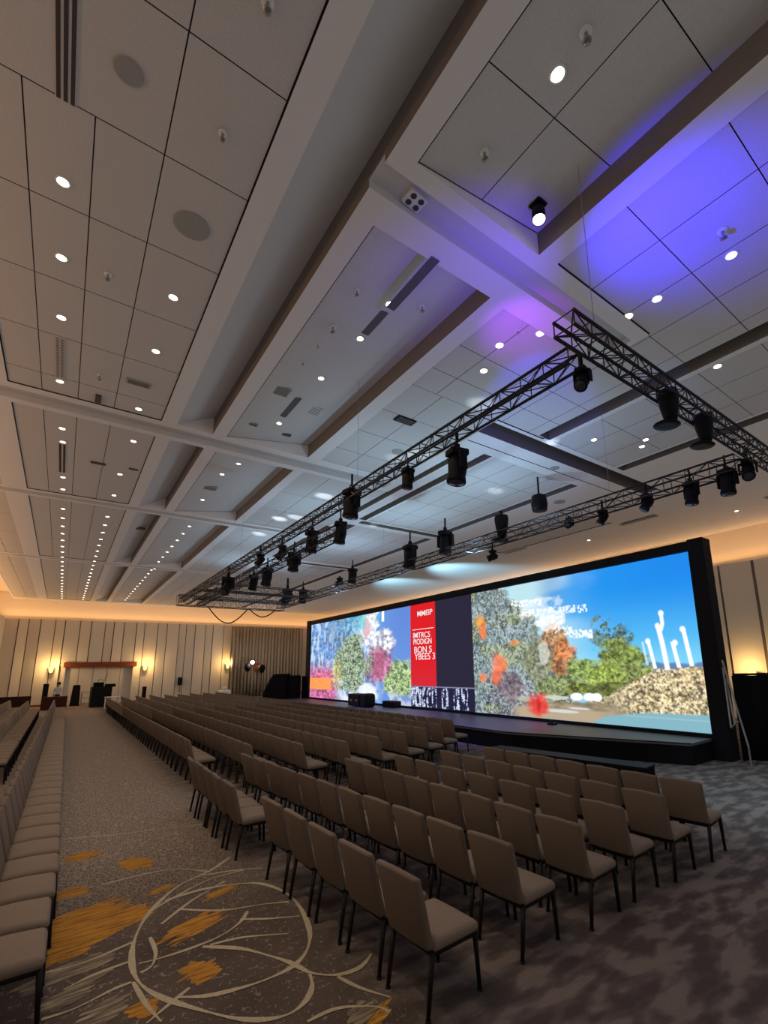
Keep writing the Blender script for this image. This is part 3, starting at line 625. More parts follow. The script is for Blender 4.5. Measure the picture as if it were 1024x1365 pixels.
def text(s, y, z, size, width=None):
    c = D.curves.new('lettering', 'FONT'); c.body = s; c.size = size; c.extrude = .003; c.offset = .001; c.materials.append(m_text)
    o = D.objects.new('lettering', c); COL.objects.link(o); o.rotation_euler = (PI/2, 0, -PI/2); o.location = (VX-.02, y, z)
    bpy.context.view_layer.update()
    if width and o.dimensions.x > 0: o.scale.x = width/o.dimensions.x
    o.parent = red; o.matrix_parent_inverse = red.matrix_world.inverted(); bpy.context.view_layer.update(); return o
for s, u0, v0, u1, sz in (('MMEIP', 556, 822, 576, .36), ('IMTRCS', 550.5, 851, 573, .36), ('PIODIGN', 551, 859.5, 575, .36), ('BON S', 552, 870.5, 575, .42), ('YBEES 3', 553, 879.5, 580, .42)):
    p = onx(u0, v0, VX-.02); text(s, p.y, p.z, sz, abs(p.y-onx(u1, v0, VX-.02).y))
bm = bmesh.new(); p = onx(550, 840, VX-.02); q = onx(578, 836.5, VX-.02); box(bm, VX-.022, VX-.018, q.y, p.y, p.z-.015, p.z+.015); o = obj('title_rule', bm, m_text, red); o.matrix_parent_inverse = red.matrix_world.inverted()
bpy.context.view_layer.update(); o.matrix_parent_inverse = red.matrix_world.inverted()

# brace frame leaning at the right end of the video wall
bm = bmesh.new()
def P(u, v, x): p = onx(u, v, x); return (p.x, p.y, p.z)
for a, b in ((((963, 880), (998, 995))), (((964, 890), (975, 970))), (((968, 905), (980, 965)))): path(bm, [P(*a, 13.0), P(*b, 12.7)], .022)
tube(bm, P(975, 970, 12.9), P(984, 962, 12.8), .02)
b0 = P(998, 995, 12.7); tube(bm, b0, (b0[0], b0[1], 0), .02)
tag(obj('screen_brace', bm, m_steel), 'thin steel brace poles leaning against the right end of the video wall', 'brace')

# ------------------------------------------------------------------ black drapes, cases, stage furniture
def drape(name, p, q, z0, z1, folds, amp, m, label, cat, thick=.05):
    bm = bmesh.new(); p, q = Vector((*p, 0)), Vector((*q, 0)); d = q-p; n = Vector((-d.y, d.x, 0)).normalized(); N = folds*8; rows = []
    for z, k in ((z0, 1.15), ((z0+z1)/2, 1.0), (z1, .75)):
        rows.append([bm.verts.new((*(p+d*(i/N)+n*(amp*k*(math.sin(i/8*2*PI)+.4*math.sin(i/8*2*PI*.37+1)))).xy, z)) for i in range(N+1)])
    for A, B in zip(rows, rows[1:]):
        for i in range(N): bm.faces.new((A[i], A[i+1], B[i+1], B[i]))
    o = obj(name, bm, m, None, True); s = o.modifiers.new('thickness', 'SOLIDIFY'); s.thickness = thick; s.offset = 0
    return tag(o, label, cat)
cl, cr = ony(308, 860, YB-.8), ony(401, 860, YB-.8)
drape('stage_curtain', (cl.x, YB-.8), (cr.x, YB-.8), .02, WT-.12, 22, .13, m_curtain, 'floor-length pleated tan curtain hung across the corner of the back wall', 'curtain')
p = onz(975, 1038, 0)
drape('black_drape', (VX+.25, 5.15), (VX+5.2, 2.0), 0, 2.02, 9, .07, m_blackcloth, 'low black drape closing off the area right of the video wall', 'drape')
bm = bmesh.new(); tube(bm, (VX+.25, 5.15, 2.05), (VX+5.2, 2.0, 2.05), .03); o = tag(obj('drape_rail', bm, m_blackm), 'black rail along the top of the low drape right of the video wall', 'rail')
def blk(name, pts, h, label, cat, m=m_blackcloth, z0=0, bev=.03):
    bm = bmesh.new(); prism(bm, pts, z0, h); bmesh.ops.bevel(bm, geom=list(bm.edges), offset=bev, segments=2, affect='EDGES'); return tag(obj(name, bm, m), label, cat)
blk('masking_flat', [(VX-.3, 31.25), (VX-.25, 31.45), (VX+1.0, 31.45), (VX+1.0, 31.25)], onx(392, 901, VX-.2).z, 'tall black masking flat at the left end of the video wall', 'flat', z0=SH)
blk('masking_flat', [(VX-1.1, 31.46), (VX-1.1, 31.62), (VX-.32, 31.62), (VX-.32, 31.46)], 2.0, 'stepped black flat between the masking flat and the curved one', 'flat', z0=SH)
bm = bmesh.new(); N = 14; a_ = [(12.25-1.75*(i/N), 31.7-.1*(i/N), SH, (1.62-1.25*max(0, (i/N-.6)/.4)**1.4)) for i in range(N+1)]
for k in (0, .25):
    vs = [bm.verts.new((x, y+k, z)) for x, y, z, t in a_]+[bm.verts.new((x, y+k, z+t)) for x, y, z, t in reversed(a_)]; bm.faces.new(vs)
bm.verts.ensure_lookup_table(); n2 = 2*(N+1)
for i in range(n2): bm.faces.new((bm.verts[i], bm.verts[(i+1) % n2], bm.verts[n2+(i+1) % n2], bm.verts[n2+i]))
tag(obj('masking_flat', bm, m_blackcloth), 'low black flat with a curved swooping edge at the far left corner of the stage', 'flat')
# road case / monitor pile on the stage
p = onz(466, 941, SH); q = onz(510, 942, SH)
r = empty('road_case', (p.x+.2, (p.y+q.y)/2, SH), 0, 'long black equipment case lying on the stage before the left picture', 'case')
bm = bmesh.new(); L = abs(p.y-q.y)/2; box(bm, -.3, .3, -L*.3, L, .03, .62, 0, None, .03); obj('body', bm, m_blackp, r)
bm = bmesh.new(); box(bm, -.3, .3, -L, -L*.32, .0, .66, 0, None, .12); obj('sloped_end', bm, m_blackp, r)
bm = bmesh.new(); [box(bm, -.33, -.3, y-.08, y+.08, .28, .36) for y in (0, L*.6)]; obj('handle', bm, m_steel, r)
p = onz(519, 943, SH); bm = bmesh.new(); v = box(bm, p.x-.1, p.x+.5, p.y-.5, p.y+.5, SH, SH+.3, 0, None, .03); tag(obj('stage_monitor', bm, m_blackp), 'low black wedge monitor right of the long equipment case', 'monitor')
p = onz(736, 966, SH); bm = bmesh.new(); box(bm, p.x-.1, p.x+.14, p.y-.12, p.y+.12, SH, SH+.07, 0, None, .02); lathe(bm, [(.05, 0), (.06, .05), (.03, .09)], 10, Matrix.Translation((p.x, p.y, SH+.07))); tag(obj('floor_light', bm, m_blackm), 'tiny black floor fixture at the foot of the right picture', 'light')
# low black-draped tables before the stage
def btable(name, a, b, w, h, label):
    a, b = Vector((*a, 0)), Vector((*b, 0)); d = (b-a).normalized(); n = Vector((-d.y, d.x, 0))*w
    r = empty(name, ((a+b)/2), 0, label, 'table')
    pts = [((v.x-r.location.x), (v.y-r.location.y)) for v in (a-n*.5, b-n*.5, b+n*.5, a+n*.5)]
    bm = bmesh.new(); prism(bm, pts, 0, h-.03); obj('drape', bm, m_blackcloth, r)
    bm = bmesh.new(); prism(bm, [(x*1.01, y*1.01) for x, y in pts], h-.029, h); obj('tabletop', bm, m_blackp, r); return r
ta, tb = onz(866, 1021, .72), onz(660, 995, .72)
btable('draped_table', (ta.x, ta.y), (tb.x, tb.y), .4, .72, 'long black-draped table standing between the front chairs and the stage')

# ------------------------------------------------------------------ back-of-hall objects
def at(u, v, y): return ony(u, v, y)
p = at(132, 945, 43.5); r = empty('equipment_rack', (p.x, 43.5, 0), .1, 'black equipment rack piled with gear at the far end of the aisle', 'rack')
bm = bmesh.new(); box(bm, -.62, .62, -.4, .4, 0, 1.45, 0, None, .04); obj('cabinet', bm, m_blackp, r)
bm = bmesh.new(); box(bm, -.5, .1, -.3, .3, 1.45, 1.75, 0, None, .05); box(bm, .2, .85, -.3, .2, 1.4, 1.62, 0, None, .06); obj('gear', bm, m_blackcloth, r)
bm = bmesh.new(); path(bm, [(.1, 0, 1.7), (.15, 0, 2.0), (.3, 0, 2.35)], .015); path(bm, [(-.3, 0, 1.7), (-.2, 0, 1.95), (.1, 0, 1.9)], .02); obj('cable', bm, m_blackm, r)
bm = bmesh.new(); box(bm, .55, .63, -.42, -.39, .3, .5); obj('paper_label', bm, m_white, r)
p = at(148, 936, 41); bm = bmesh.new(); box(bm, p.x-.4, p.x+.5, 40.6, 41.3, .74, .78); 
for sx in (-.35, .45):
    for sy in (40.65, 41.25): tube(bm, (p.x+sx, sy, 0), (p.x+sx, sy, .74), .02)
tag(obj('side_table', bm, m_white), 'small white side table right of the black equipment rack', 'table')
p = at(100, 930, 46.6); bm = bmesh.new(); v = box(bm, p.x-.3, p.x+.3, 46.3, 46.9, 0, 1.55, 0, None, .03)
for w in bm.verts:
    if w.co.z > 1: w.co.x += (p.x+.1-w.co.x)*.25
tag(obj('loudspeaker', bm, m_blackp), 'black tapered loudspeaker standing in the service door bay', 'loudspeaker')
p = at(112, 930, 46.8); p.x += .25; bm = bmesh.new()
for z in (.15, .55, 1.0):
    for sx in (-.42, .42): tube(bm, (p.x+sx, 46.5, z), (p.x+sx, 47.1, z), .02)
    for sy in (46.5, 47.1): tube(bm, (p.x-.42, sy, z), (p.x+.42, sy, z), .025)
for sx in (-.42, .42):
    for sy in (46.5, 47.1): tube(bm, (p.x+sx, sy, 0), (p.x+sx, sy, 1.0), .025)
tag(obj('metal_cart', bm, m_steel), 'open-framed metal cart in the service door bay', 'cart')
p = at(60, 925, 44.5); bm = bmesh.new(); v = box(bm, p.x-.16, p.x+.16, 44.3, 44.7, 0, 1.75, 0, None, .03); tag(obj('column_speaker', bm, m_blackp), 'slim black column speaker before the left sconce', 'loudspeaker')
p = at(192, 925, 46.8); bm = bmesh.new(); box(bm, p.x-.14, p.x+.14, 46.7, 47.0, 0, 1.25, 0, None, .03); tag(obj('litter_bin', bm, m_blackp), 'small black bin below the sconce right of the service door', 'bin')
p = at(240, 908, YB-.2); r = empty('wall_telephone', (p.x, YB-.2, p.z), 0, 'dark wall telephone on the pale back wall panels', 'telephone')
bm = bmesh.new(); box(bm, -.16, .16, -.06, .1, -.35, .35, 0, None, .05); obj('body', bm, m_blackp, r); bm = bmesh.new(); path(bm, [(0, -.03, -.35), (-.05, -.03, -.8), (.05, -.03, -.95), (.03, -.03, -.4)], .02); obj('cord', bm, m_blackp, r)
p = at(299, 928, 46.5); bm = bmesh.new(); box(bm, p.x-.5, p.x+.5, 46.2, 46.8, 0, .7, 0, None, .1); box(bm, p.x-.2, p.x+.2, 46.3, 46.7, .7, 1.0, 0, None, .08); tag(obj('linen_bundle', bm, m_white), 'pale bundle on the floor below the sconce by the curtain', 'bundle')
p = at(26, 930, 43); bm = bmesh.new(); box(bm, XL+.3, p.x+.6, 42.6, 43.4, 0, .98, 0, None, .02); tag(obj('buffet_table', bm, mat('dark_red_cloth', (.03, .009, .008), .9)), 'long dark-clothed table behind the left chairs', 'table')
p = at(78, 930, 43); bm = bmesh.new(); box(bm, p.x-.9, p.x+.5, 42.7, 43.3, 0, .88, 0, None, .02); tag(obj('buffet_table', bm, mat('maroon_cloth', (.05, .012, .012), .9)), 'short maroon-clothed table in front of the standing person', 'table')
# small dark fixture with two cups on the left wall panels
p = onx(10, 882, XL+.2); q = onx(13, 912, XL+.2); r = empty('wall_fixture', p, 0, 'brown wall fixture of two cups joined by a thin pipe on the left wall', 'wall light')
m_bronze = mat('bronze', (.10, .05, .03), .5, .3)
for zz in (0, q.z-p.z):
    bm = bmesh.new(); lathe(bm, [(.1, -.2), (.24, -.1), (.26, .1), (.2, .2)], 14, Matrix.Translation((.22, 0, zz))); obj('cup', bm, m_bronze, r, True)
bm = bmesh.new(); path(bm, [(0, 0, .15), (.3, 0, .15)], .03); path(bm, [(.1, 0, 0), (.12, .1, (q.z-p.z)*.5), (.1, 0, q.z-p.z)], .02); obj('pipe', bm, m_bronze, r)
# stage lamps on stands in front of the curtain
def lampstand(u, v, y, h, label, lit, col):
    p = at(u, v, y); r = empty('lamp_stand', (p.x, y, 0), 0, label, 'stand light')
    bm = bmesh.new(); tube(bm, (0, 0, .5), (0, 0, h), .03)
    for a in (0, 2.1, 4.2): tube(bm, (0, 0, .7), (.5*math.cos(a), .5*math.sin(a), 0), .02)
    obj('stand', bm, m_blackm, r)
    bm = bmesh.new(); lathe(bm, [(.12, -.35), (.28, -.1), (.3, .2), (.16, .38)], 14, Matrix.Translation((0, 0, h+.3))); obj('lamp_head', bm, col, r, True)
    if lit:
        bm = bmesh.new(); lathe(bm, [(.02, -.16), (.16, -.08), (.16, .08), (.02, .16)], 14, Matrix.Translation((.32, -.3, h+.75))); obj('bulb', bm, m_glow, r, True)
        light('work_light', 'POINT', (p.x+.3, y-.5, h+.75), 120, (1, .85, .65), shadow_soft_size=.15)
m_rust = mat('rust_shade', (.22, .05, .02), .6)
lampstand(328, 925, 45.2, 2.35, 'black lamp on a tripod with a bright white bulb before the curtain', True, m_blackp)
lampstand(341, 925, 46.5, 2.35, 'rust-coloured round lamp on a tripod before the curtain', False, m_rust); lampstand(347.5, 925, 44.0, 2.2, 'black round lamp on a tripod nearest the stage', False, m_blackp)

# standing person (small, far back): one continuous skinned body
def person(x, y):
    r = empty('person', (x, y, 0), -.3, 'person in a white top and dark trousers standing by the left sconce', 'person')
    V = [(0,0,.98),(0,0,1.15),(0,.01,1.35),(0,.0,1.48),(0,-.02,1.58),(0,-.03,1.72), (.19,0,1.42),(.25,.02,1.14),(.20,-.16,.98),(.17,-.24,.98), (-.19,0,1.42),(-.25,.02,1.14),(-.22,-.02,.88),(-.22,-.06,.80), (.10,0,.90),(.11,-.01,.50),(.12,.03,.08),(.13,-.12,.04), (-.10,0,.90),(-.11,-.01,.50),(-.12,.03,.08),(-.13,-.12,.04)]
    E_ = [(0,1),(1,2),(2,3),(3,4),(4,5),(2,6),(6,7),(7,8),(8,9),(2,10),(10,11),(11,12),(12,13),(0,14),(14,15),(15,16),(16,17),(0,18),(18,19),(19,20),(20,21)]
    Rr = [.15,.14,.17,.07,.085,.09,.07,.05,.035,.03,.07,.05,.035,.03,.10,.075,.05,.045,.10,.075,.05,.045]
    me = D.meshes.new('body'); me.from_pydata(V, E_, []); o = D.objects.new('body', me); COL.objects.link(o); o.parent = r
    o.modifiers.new('skin', 'SKIN'); sk = me.skin_vertices[0].data
    for i, q in enumerate(Rr): sk[i].radius = (q, q*.8)
    sk[0].use_root = True; ss = o.modifiers.new('sub', 'SUBSURF'); ss.levels = 2; ss.render_levels = 2
    m = D.materials.new('person_body'); m.use_nodes = True; nt = m.node_tree; tc = nt.nodes.new('ShaderNodeTexCoord'); sp = nt.nodes.new('ShaderNodeSeparateXYZ'); rp = nt.nodes.new('ShaderNodeValToRGB'); nt.links.new(tc.outputs['Object'], sp.inputs[0])
    mr = nt.nodes.new('ShaderNodeMath'); mr.operation = 'DIVIDE'; mr.inputs[1].default_value = 1.85; nt.links.new(sp.outputs['Z'], mr.inputs[0]); nt.links.new(mr.outputs[0], rp.inputs[0]); rp.color_ramp.interpolation = 'CONSTANT'
    e = rp.color_ramp.elements; e[0].color = (.01, .01, .01, 1); e[1].position = .05; e[1].color = (.02, .022, .05, 1)
    for ps, c in ((.53, (.55, .55, .6)), (.82, (.35, .2, .14))): q = e.new(ps); q.color = (*c, 1)
    nt.links.new(rp.outputs[0], nt.nodes['Principled BSDF'].inputs['Base Color']); me.materials.append(m)
    bm = bmesh.new(); bmesh.ops.create_uvsphere(bm, u_segments=14, v_segments=10, radius=.125)
    for v in bm.verts: v.co = Vector((v.co.x*.95, v.co.y*1.02+.035, v.co.z*1.05+1.73))
    obj('hair', bm, mat('dark_hair', (.012, .009, .007), .6), r, True)
    bm = bmesh.new(); box(bm, -.02, .02, -.145, -.115, 1.66, 1.70, 0, None, .008); obj('nose', bm, mat('skin', (.35, .2, .14), .6), r)
p = at(78, 915, 44.6); person(p.x, 44.6)

# ------------------------------------------------------------------ lighting trusses
def truss(name, a, b, w, h, seg, label, m=m_truss, rc=.02, rl=.009):
    a, b = Vector(a), Vector(b); L = (b-a).length; r = empty(name, (a+b)/2, 0, label, 'truss', 'lighting trusses above the stage front')
    d = (b-a).normalized(); n = Vector((-d.y, d.x, 0)).normalized()*w/2; up = Vector((0, 0, h/2)); c = [n+up, n-up, -n-up, -n+up]; o = -d*L/2
    for q in c:
        bm = bmesh.new(); tube(bm, o+q, o+q+d*L, rc, rc, 7); obj('chord', bm, m, r, True)
    bm = bmesh.new(); k = max(2, int(L/seg))
    for i in range(k+1):
        t = o+d*(L*i/k)
        for f in range(4):
            tube(bm, t+c[f], t+c[(f+1) % 4], rl, rl, 4, 0, False)
            if i < k:
                t2 = o+d*(L*(i+1)/k); A, B = (c[f], c[(f+1) % 4]) if (i+f) % 2 else (c[(f+1) % 4], c[f]); tube(bm, t+A, t2+B, rl, rl, 4, 0, False)
    obj('lattice', bm, m, r); return r
TZ = 5.85; XA, YT, XC, YF = 4.32, 2.55, 9.25, 26.0
truss('lighting_truss', (XA, YT+.3, TZ), (XA, YF, TZ), .20, .20, .36, 'long thin truss running from front right to the far end over the chairs')
truss('lighting_truss', (3.75, YT, TZ), (13.5, YT+.05, TZ), .25, .17, .3, 'wide box truss crossing overhead at the right of the hall')
truss('lighting_truss', (XC, YT+.4, TZ), (XC, YF, TZ), .34, .28, .42, 'long truss over the stage front, nearest the video wall')
truss('lighting_truss', (XA-.15, YF, TZ), (XC+.2, YF, TZ), .5, .5, .4, 'far cross truss closing the rectangle over the last rows')
truss('lighting_truss', (XA+.85, 10.5, TZ-.1), (XA+.85, YF-.3, TZ-.1), .30, .26, .4, 'second slim truss just inside the long thin one')
truss('lighting_truss', (XA+.1, 23.6, TZ), (XC, 23.6, TZ), .4, .4, .45, 'cross truss just before the far cross truss')
truss('lighting_truss', (XA+.1, 21.4, TZ+.05), (XC, 21.4, TZ+.05), .35, .3, .45, 'third cross truss from the far end')
# hoist wires and hanging cable loops
wn = ['over the right corner', 'over the near middle of the long thin truss', 'over the far middle of the long thin truss', 'over the far left corner', 'over the near stage truss', 'over the middle of the stage truss', 'over the far right corner', 'over the right end of the wide truss']
for i, (x, y) in enumerate(((XA, YT), (XA, 8), (XA, 16), (XA, YF), (XC, 5.5), (XC, 15), (XC, YF), (12, YT))):
    bm = bmesh.new(); tube(bm, (x, y, TZ+.06), (x, y, ZC+.45), .004, .004, 5); tag(obj('suspension_cable', bm, m_steel), 'thin steel suspension cable '+wn[i], 'cable', 'suspension cables of the trusses')
bm = bmesh.new(); pts = [Vector((5.6+1.9*i/12, 25.9, 5.55-.75*math.sin(PI*i/12))) for i in range(13)]; path(bm, pts, .03, 6); pts = [Vector((7.6+1.4*i/12, 25.9, 5.6-.4*math.sin(PI*i/12))) for i in range(13)]; path(bm, pts, .03, 6)
tag(obj('cable_loop', bm, m_blackp), 'black cable loops sagging below the far cross truss', 'cable')

# moving-head fixtures
def mover_parts(kind):
    """hanging at the origin (clamp on the truss), body below"""
    r = empty('moving_light', (0, 0, 0))
    bm = bmesh.new(); box(bm, -.05, .05, -.03, .03, -.06, .05, 0, None, .01); obj('clamp', bm, m_blackm, r)
    bm = bmesh.new(); box(bm, -.17, .17, -.14, .14, -.18, -.06, 0, None, .03); obj('base', bm, m_blackp, r)
    bm = bmesh.new()
    for s in (-1, 1): box(bm, -.07, .07, s*.20-.025, s*.20+.025, -.48, -.16, 0, None, .015)
    box(bm, -.07, .07, -.22, .22, -.20, -.155, 0, None, .015); obj('yoke', bm, m_blackp, r)
    M = Matrix.Translation((0, 0, -.40)) @ Matrix.Rotation(R_({'down': 8, 'tilt': 38, 'flat': 70}[kind]), 4, 'Y')
    bm = bmesh.new(); lathe(bm, [(.09, .24), (.15, .20), (.165, .02), (.15, -.14), (.17, -.24), (.165, -.27)], 16, M); obj('head', bm, m_blackp, r, True)
    bm = bmesh.new(); lathe(bm, [(.13, -.271), (.12, -.285), (.02, -.295)], 16, M); obj('lens', bm, m_lens, r, True)
    return r
def bell_parts():
    r = empty('wash_light', (0, 0, 0))
    bm = bmesh.new(); box(bm, -.05, .05, -.03, .03, -.08, .05, 0, None, .01); obj('clamp', bm, m_blackm, r)
    bm = bmesh.new(); lathe(bm, [(.10, -.06), (.19, -.10), (.205, -.2), (.18, -.42), (.135, -.66), (.125, -.74)], 18); obj('body', bm, m_blackp, r, True)
    bm = bmesh.new(); lathe(bm, [(.13, -.74), (.24, -.80), (.26, -.82), (.24, -.84), (.12, -.84)], 18, Matrix.Rotation(R_(6), 4, 'X')); obj('flange', bm, m_blackm, r, True)
    return r
protos = {k: mover_parts(k) for k in ('down', 'tilt', 'flat')}; protos['bell'] = bell_parts(); used = set()
def fixture(p, kind, size, rz, label, drop_from=None):
    """p = centre of the fixture; its clamp sits just above"""
    o = protos[kind] if kind not in used else copy_tree(protos[kind]); used.add(kind)
    h = .84 if kind == 'bell' else .68; s = size/h
    o.location = (p.x, p.y, p.z+size/2); o.rotation_euler = (0, 0, rz); o.scale = (s, s, s)
    tag(o, label, 'stage light', 'stage lights hung from the trusses')
    topz = o.location.z; 
    if topz < TZ-.15 or topz > TZ+.25:                   # hanging rod from / up to the truss
        bm = bmesh.new(); z0, z1 = (topz-.02*s, TZ) if topz < TZ else (TZ, topz); tube(bm, (0, 0, (z0-topz)/s), (0, 0, (z1-topz)/s), .02/s, .02/s, 6); obj('hanger', bm, m_blackm, o)
    return o
def dist(p): return (Vector((p.x, p.y, p.z))-Vector((0, 0, H))).dot(fwd)
FX = [ # u,v,height px, truss, kind, label
 (777,505,36,'A','tilt','black moving light below the corner where two trusses meet'), (610,620,52,'A','down','largest black moving light, hanging from the long thin truss'),
 (544,637,30,'A','down','black stage light left of the largest moving light'), (469,670,42,'A','down','tall black stage light on the middle of the long thin truss'),
 (454,709,32,'I','down','black moving light hanging right of and below the tall one'), (416,721,32,'I','down','black moving light under the middle of the slim inner truss'),
 (376,736,22,'I','tilt','small round moving light on the slim inner truss'), (392,748,28,'I','down','slim black light next along the inner truss'), (347,746,18,'A','tilt','small dark light on the far half of the long thin truss'),
 (304,780,26,'A','tilt','dark moving light at the far left of the long thin truss'), (338,776,22,'I','down','slim black light near the far end of the inner truss'), (356,768,26,'I','down','black light third from the far end of the inner truss'),
 (892,541,54,'B','bell','black bell-shaped light on the wide truss, left of its twin'), (939,571,48,'B','bell','black bell-shaped light on the wide truss, right of its twin'),
 (997,625,32,'C','tilt','black moving light at the right end of the stage truss'), (970,641,38,'C','down','large black moving light second from the right on the stage truss'), (922,656,34,'C','down','black moving light third from the right on the stage truss'),
 (863,669,26,'C','tilt','black moving light fourth from the right on the stage truss'), (804,689,22,'C','tilt','squat black light above the right picture'), (759,698,18,'C','flat','tiny black light on the stage truss above the trees picture'),
 (669,702,38,'M','bell','pale-topped slim light above the middle of the stage truss'), (657,741,18,'C','flat','small black box light below the stage truss'), (594,722,34,'M','down','slim black light left of the pale-topped one'), (547,741,34,'M','down','paired slim black light further left along the stage truss'),
 (470,767,22,'M','down','small slim light above the red title panel side of the stage truss'), (453,776,14,'M','flat','tiny light just left of the small slim one'), (383,795,24,'C','tilt','black light near the far end of the stage truss'), (404,794,20,'C','down','slim black light second from the far end of the stage truss')]
for u, v, hp, tr, kind, lab in FX:
    p = {'A': lambda: onx(u, v, XA), 'I': lambda: onx(u, v, XA+.85), 'B': lambda: ony(u, v, YT), 'C': lambda: onx(u, v, XC), 'M': lambda: onx(u, v, XC-.02)}[tr]()
    size = min(1.0, hp*dist(p)/F*1.02)
    fixture(p, kind, size, random.uniform(-.6, .6) if kind != 'bell' else .2, lab)
# black can hanging under the ceiling
p = onz(719, 670, 7.2); r = empty('ceiling_speaker', (p.x, p.y, 7.2), 0, 'round black speaker hanging below the ceiling above the stage truss', 'loudspeaker')
bm = bmesh.new(); lathe(bm, [(.1, .26), (.22, .2), (.25, -.05), (.22, -.26)], 16); obj('body', bm, m_blackp, r, True); bm = bmesh.new(); tube(bm, (0, 0, .2), (0, 0, ZC+.02-7.2), .03); obj('stem', bm, m_blackm, r)

# ------------------------------------------------------------------ ceiling fixtures
def make_down(name, rad, lamp):
    r = empty(name, (0, 0, 0))
    bm = bmesh.new(); n = 20
    for (ra, za, rb, zb) in ((rad*1.28, 0, rad*1.25, -.012), (rad*1.25, -.012, rad, -.012), (rad, -.012, rad*.9, .01)):
        A = [bm.verts.new((ra*math.cos(2*PI*i/n), ra*math.sin(2*PI*i/n), za)) for i in range(n)]; B = [bm.verts.new((rb*math.cos(2*PI*i/n), rb*math.sin(2*PI*i/n), zb)) for i in range(n)]
        for i in range(n): bm.faces.new((A[i], A[(i+1) % n], B[(i+1) % n], B[i]))
    obj('trim_ring', bm, m_white, r, True)
    bm = bmesh.new(); lathe(bm, [(rad*.86, .0), (rad*.8, -.008), (rad*.4, -.011)], 20); obj('lamp', bm, lamp, r, True)
    return r
dproto = make_down('downlight', .062, m_lamp); duse = [0]
def downlight(x, y, z, label, group, sc=1):
    o = dproto if not duse[0] else copy_tree(dproto); duse[0] = 1; o.location = (x, y, z); o.scale = (sc, sc, 1); tag(o, label, 'downlight', group); return o
def hz(x, y):   # ceiling height over a plan point
    i = np.searchsorted(xs, x)-1; j = np.searchsorted(ys, y)-1
    i, j = min(max(i, 0), nx-1), min(max(j, 0), ny-1); t = (x-xs[i])/(xs[i+1]-xs[i])
    return ZC+Hl[i, j]+(Hr[i, j]-Hl[i, j])*min(max(t, 0), 1)
def ceil_pt(u, v):
    p = onz(u, v, ZC); z = hz(p.x, p.y)
    for _ in range(3): p = onz(u, v, z); z = hz(p.x, p.y)
    return Vector((p.x, p.y, z))
A_ = [(84,242),(82,343),(82,423),(80,508),(83,571),(84,589),(84,636),(84,652)]; ypos = [ceil_pt(*p) for p in A_]
y = 20.2
while y < 46: ypos.append(Vector((-.56, y, hz(-.56, y)))); y += 1.25
for i, p in enumerate(ypos): downlight(p.x, p.y, p.z, 'small round ceiling downlight over the aisle, %s along its line' % nth(i), 'downlights above the aisle')
B_ = [(231,396),(208,468),(185,545),(178,588),(160,632),(152,660)]; bp = [ceil_pt(*p) for p in B_]; y = 20.4
while y < 46: bp.append(Vector((.74, y, hz(.74, y)))); y += 1.25
for i, p in enumerate(bp): downlight(p.x, p.y, p.z, 'small round ceiling downlight right of the aisle line, %s along' % nth(i), 'downlights right of the aisle line')
C_ = [(519,405),(480,451),(428,504),(372,564),(318,618),(296,632),(270,666),(264,645+20)]; cp = [ceil_pt(*p) for p in C_[:7]]; y = 20.6
while y < 46: cp.append(Vector((3.5, y, hz(3.5, y)))); y += 1.3
for i, p in enumerate(cp): downlight(p.x, p.y, p.z, 'round downlight in the middle ceiling coffer, %s along' % nth(i), 'downlights in the middle coffer')
Dn = [(743,98,'round downlight in the coffer at the top right'), (666,460,'bright round downlight in the purple-lit ceiling'), (720,442,'oval downlight beside the cross beam in purple light'), (838,421,'downlight glowing in the blue-lit tiles, left of two'), (876,398,'downlight glowing in the blue-lit tiles, right of two'), (975,340,'small downlight at the right edge of the blue tiles'), (954,471,'small downlight on the grey tiles above the wide truss'),
 (792,586,'downlight on the grey tiles left of the bell lights'), (856,595,'wide oval downlight below the bell lights'), (861,586,'small downlight just above the wide oval one'), (774,503,'small downlight beside the truss corner'), (645,494,'dim downlight left of the purple-lit patch'), (982,681,'small downlight on the ceiling above the right wall'), (785,720,'small downlight above the top edge of the right picture')]
for u, v, lab in Dn: p = ceil_pt(u, v); downlight(p.x, p.y, p.z, lab, 'downlights in the right half of the ceiling', 1.15)
# round flush speaker grilles
for u, v, rad, lab in ((256, 301, .21, 'large round grey speaker grille in the left ceiling tiles'), (172, 95, .125, 'smaller round grille near the slot diffuser'), (530, 602, .16, 'faint round grille in the ceiling over the far seats'), (738, 606, .14, 'faint round grille on the grey ceiling left of the bell lights'), (746, 669, .2, 'faint round grille beside the hanging black speaker'), (592, 590, .2, 'faint oval grille behind the long thin truss')):
    p = ceil_pt(u, v); bm = bmesh.new(); lathe(bm, [(rad, .0), (rad, -.012), (rad*.94, -.016)], 32, Matrix.Translation(p)); tag(obj('speaker_grille', bm, m_grille), lab, 'ceiling speaker', 'round ceiling speakers')
